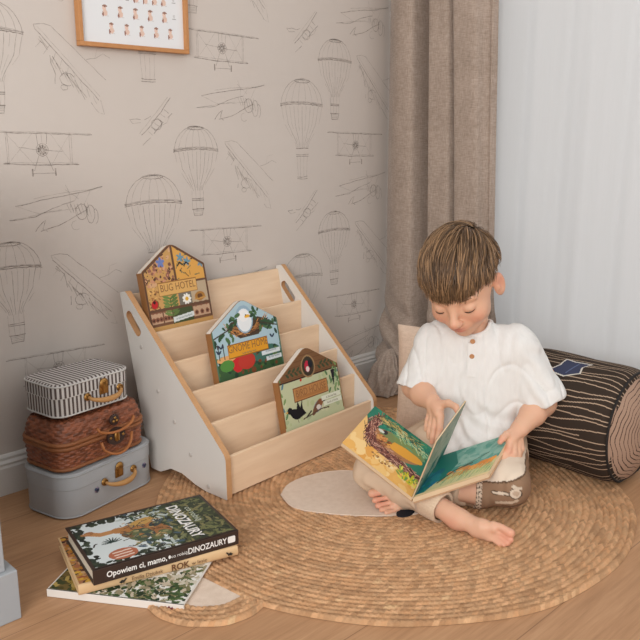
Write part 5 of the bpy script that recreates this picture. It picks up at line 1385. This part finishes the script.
# --- shirt
fs_ = Field((-.23, -.12, .010), (.26, .20, .39), .0026)
fs_.ell((.008, .020, .095), (.112, .098, .085), k=.03); fs_.ell((.004, .022, .19), (.108, .082, .11), k=.03); fs_.ell((0, .024, .272), (.108, .068, .078), k=.03)
fs_.cone((-.078, .027, .314), (.080, .024, .312), .040, .040, .03); fs_.cone((0, .03, .330), (0, .038, .350), .056, .042, .02)
fs_.cone((-.090, .026, .304), (-.128, .060, .206), .050, .048, .03); fs_.cone((.092, .023, .300), (.152, .036, .190), .052, .055, .03)
# hem lying over the lap
fs_.cone((.035, .08, .062), (.098, .085, .045), .036, .026, .03); fs_.cone((-.05, .085, .06), (-.03, .125, .07), .040, .020, .03); fs_.ell((.01, .105, .075), (.07, .045, .035), k=.03); fs_.cone((.03, .085, .105), (.090, .075, .100), .034, .032, .03)
nR = np.array([-.22, .36, -.90]); nL = np.array([.40, .10, -.90])
fs_.plane((-.125, .062, .203), nR, (-.21, -.02, .12), (-.084, .14, .26)); fs_.plane((.152, .036, .183), nL, (.110, -.06, .10), (.25, .12, .25))
# hollow sleeve ends and neck opening
fs_.cone((-.118, .045, .235), (-.138, .078, .165), .039, .045, .004, cut=True); fs_.cone((.140, .033, .218), (.166, .040, .150), .043, .052, .004, cut=True)
nk = Hd(0, -.03, -.055); fs_.cone((-.004, .038, .345), nk, .036, .050, .008, cut=True)
fs_.ell((-.004, .072, .368), (.030, .030, .020), k=.008, cut=True)
fs_.plane((0, 0, .030), (0, 0, -1))
V, F = fs_.mesh(); V = relax(V, F, 2, .5); N = normals(V, F)
dsp = np.zeros(len(V))
for i, (l, f, z) in enumerate(V):
    q = Vector((l * 22, f * 22, z * 7)); a = noise.noise(q) * 1.0
    # pulls running from the armpits towards the lap, and cross folds over the belly
    w1 = math.exp(-((z - .13) / .06) ** 2); fold = math.sin(z * 150 + 16 * l + 5 * math.sin(l * 25) + 3 * a) * w1 * (.5 + .5 * math.sin(l * 30 + 1))
    arm = max(0, min(1, (abs(l) - .09) / .04)); vf = math.sin(l * 120 + 4 * a + z * 20) * (1 - arm) * (.35 + .65 * noise.noise(Vector((l * 9, 3, z * 6))))
    af = math.sin((z * .8 + l * (.9 if l > 0 else -.9)) * 170 + 4 * a) * arm * (.4 + .6 * noise.noise(Vector((l * 15, f * 15, z * 12))))
    cr = noise.noise(Vector((l * 13 + z * 5, f * 8, z * 8 - l * 7))); crease = -max(0, 1 - abs(cr) * 4.5) ** 2
    cr2 = noise.noise(Vector((l * 20 + 7, f * 12, z * 5 + l * 8 + 3))); crease2 = -max(0, 1 - abs(cr2) * 5) ** 2
    dsp[i] = .0060 * a + .0040 * fold + .0024 * vf + .0040 * af + .0030 * crease + .0030 * crease2
V = V - N * 0 + normals(V, F) * dsp[:, None]
t = NT('white_muslin'); v_ = t.coord('Object'); n1 = t.noise(t.coord('Object', (1, 1, .25)), 120, 3); n2 = t.noise(v_, 700, 2)
t.base(t.mix(n1, rgba((221, 219, 216)), rgba((233, 232, 229)))); t.rough(.9); t.b.inputs['Specular IOR Level'].default_value = .1; t.b.inputs['Sheen Weight'].default_value = .1
t.bump(t.math('ADD', n1, t.math('MULTIPLY', n2, .4)), .35, .003); M_musl = t.m
shirt = place('shirt', V, F, M_musl, boy)
def on_front(l, z, lift=.001):
    """point on the front of the shirt at l,z"""
    m = (np.abs(V[:, 0] - l) < .006) & (np.abs(V[:, 2] - z) < .006); return (l, float(V[m][:, 1].max()) + lift, z)
M_hem = M_musl
ax0 = np.array([-.004, .038, .345]); ax1 = nk - ax0; ax1 /= np.linalg.norm(ax1); rad_v = V - ax0; tt = rad_v @ ax1; rv = rad_v - tt[:, None] * ax1; rd = np.linalg.norm(rv, axis=1)
e1 = np.cross(ax1, (0, 1, 0)); e1 /= np.linalg.norm(e1); e2 = np.cross(ax1, e1); an_ = np.arctan2(rv @ e2, rv @ e1); band = []
for k in range(48):
    a0 = -PI + 2 * PI * k / 48; m = (np.abs(np.angle(np.exp(1j * (an_ - a0)))) < .12) & (rd < .060) & (tt > -.045)
    if m.any(): q = V[m]; band.append(q[np.argmax((rad_v @ ax1)[m] - .35 * rd[m])])
band = np.array(band)
for _ in range(3): band = (np.roll(band, 1, 0) + band * 2 + np.roll(band, -1, 0)) / 4
b = MB(); b.tube([tuple(B(*p)) for p in band], .0042, 8, closed=True, flat=.6); b.build('collar_band', M_musl, shirt)
# placket strip, buttons, collar band
try:
    zs = [.352 - .012 * k for k in range(9)]; c_ = [on_front(-.006 + .008 * (.335 - z) * 8 * .2, z) for z in zs if z < .338]
    b = MB(); w2 = .0095; vs = []; 
    for p in c_: vs += [tuple(B(p[0] - w2, p[1], p[2])), tuple(B(p[0] + w2, p[1], p[2])), tuple(B(p[0] + w2, p[1] - .006, p[2])), tuple(B(p[0] - w2, p[1] - .006, p[2]))]
    n = len(c_); fs2 = []
    for i in range(n - 1):
        for k in range(4): fs2.append((i * 4 + k, i * 4 + (k + 1) % 4, i * 4 + 4 + (k + 1) % 4, i * 4 + 4 + k))
    fs2 += [(0, 1, 2, 3), ((n - 1) * 4 + 3, (n - 1) * 4 + 2, (n - 1) * 4 + 1, (n - 1) * 4)]
    b.add(vs, fs2); b.build('placket', M_hem, shirt)
    M_btn = simple('wood_button', (184, 132, 88), .5)
    for z in (.332, .300):
        p = on_front(-.006, z, .0015); o_ = B(*p); rot_ = FV.to_track_quat('Z', 'Y').to_matrix().to_4x4()
        MB().xf(Matrix.Translation(o_) @ rot_).lathe([(.0052, 0), (.0056, .001), (.0052, .002), (.004, .0017), (.0015, .0013)], 16).build('button', M_btn, shirt)
except Exception as ex_: print('placket', ex_)

# --- trousers
fp_ = Field((-.27, -.10, -.003), (.15, .34, .16), .0025)
fp_.ell((0, 0, .08), (.098, .082, .074), k=.02)
fp_.cone((-.062, .02, .078), RKn, .062, .043, .02); fp_.cone(RKn, (-.125, .240, .044), .043, .038, .012); fp_.cone((-.125, .240, .044), (-.066, .281, .037), .038, .030, .012)
fp_.cone((.066, .02, .078), LKn, .062, .0455, .02); fp_.cone(LKn, (.02, .205, .042), .044, .037, .012); fp_.cone((.02, .205, .042), (-.035, .205, .036), .037, .031, .012)
dR = np.array([.096, .066, -.014]); dR /= np.linalg.norm(dR)
fp_.plane(np.array((-.060, .285, .036)), dR, (-.13, .22, -.01), (.01, .34, .10), .003); fp_.plane((-.030, .205, .036), (-1, 0, 0), (-.09, .15, -.01), (-.02, .26, .07), .003) if False else None
V2, F2 = fp_.mesh(); V2 = relax(V2, F2, 2, .5); N2 = normals(V2, F2)
for i, (l, f, z) in enumerate(V2):
    a = noise.noise(Vector((l * 25, f * 25, z * 25))); V2[i] += N2[i] * (.0022 * a + .0012 * math.sin(l * 110 + f * 70 + 5 * a))
V2[:, 2] = np.maximum(V2[:, 2], .0015)
lin = lambda c: np.array(s2l(c)); C2 = np.tile(lin((214, 190, 164)), (len(V2), 1))
l, f, z = V2.T; left = (l > -.005) & (f > .10)
KN = .092 + .25 * (l - .06)
C2[left] = lin((146, 116, 92)); top_ = left & (z > KN - .010); C2[top_] = lin((224, 206, 186)); C2[left & (np.abs(z - KN + .010) < .0016)] = lin((96, 74, 58))
strip = (l > .012) & (l < .027) & (f > .10) & (z < KN + .01); C2[strip] = lin((216, 196, 174)); C2[strip & (np.sin(z * 620 + 3 * np.sin(l * 500)) * np.sin(l * 520) > .25)] = lin((70, 56, 46))
def seg(l0, z0, l1, z1, w_, col):
    t_ = np.clip(((l - l0) * (l1 - l0) + (z - z0) * (z1 - z0)) / ((l1 - l0) ** 2 + (z1 - z0) ** 2), 0, 1); d_ = np.hypot(l - l0 - t_ * (l1 - l0), z - z0 - t_ * (z1 - z0)); C2[left & (d_ < w_)] = lin(col)
seg(.050, .060, .082, .062, .0045, (84, 66, 52)); seg(.050, .060, .082, .062, .0028, (222, 206, 186)); seg(.092, .064, .096, .062, .0115, (84, 66, 52)); seg(.092, .064, .096, .062, .0095, (216, 198, 178)); seg(.093, .064, .097, .063, .005, (190, 166, 144)); seg(.088, .078, .104, .074, .003, (206, 190, 170))
seg(.058, .036, .098, .046, .0035, (206, 184, 160)); seg(.07, .028, .11, .034, .002, (100, 78, 62))
trous = place('trousers', V2, F2, vcol('printed_jersey', .85, .2, .25, 700), boy, C2)
# turned-up cuff round the right shin
def cuff(name, p0, p1, r, th, mat):
    p0, p1 = Vector(B(*p0)), Vector(B(*p1)); ax = (p1 - p0).normalized(); x = ax.cross(Vector((0, 0, 1))).normalized(); y = x.cross(ax); nseg = 40; vs = []; fs = []
    prof = [(r - th, 0), (r, 0.0), (r + .0012, .25), (r + .0008, .75), (r, 1), (r - .001, 1.03), (r - th, 1)]
    for k in range(nseg):
        a = 2 * PI * k / nseg; w = 1 + .035 * math.sin(3 * a + 1) + .02 * math.sin(7 * a)
        for rr_2, t_ in prof: 
            v = p0 + (p1 - p0) * t_ + (x * math.cos(a) + y * math.sin(a)) * rr_2 * w; v.z = max(v.z, .002); vs.append(tuple(v))
    m = len(prof)
    for k in range(nseg):
        k2 = (k + 1) % nseg
        for j in range(m - 1): fs.append((k * m + j, k2 * m + j, k2 * m + j + 1, k * m + j + 1))
    return MB().add(vs, fs, True).build(name, mat, trous)
cuff('trouser_cuff', (-.088, .268, .040), (-.050, .2935, .0345), .0335, .006, fabric('beige_jersey', (206, 180, 152), (222, 198, 172), 700))
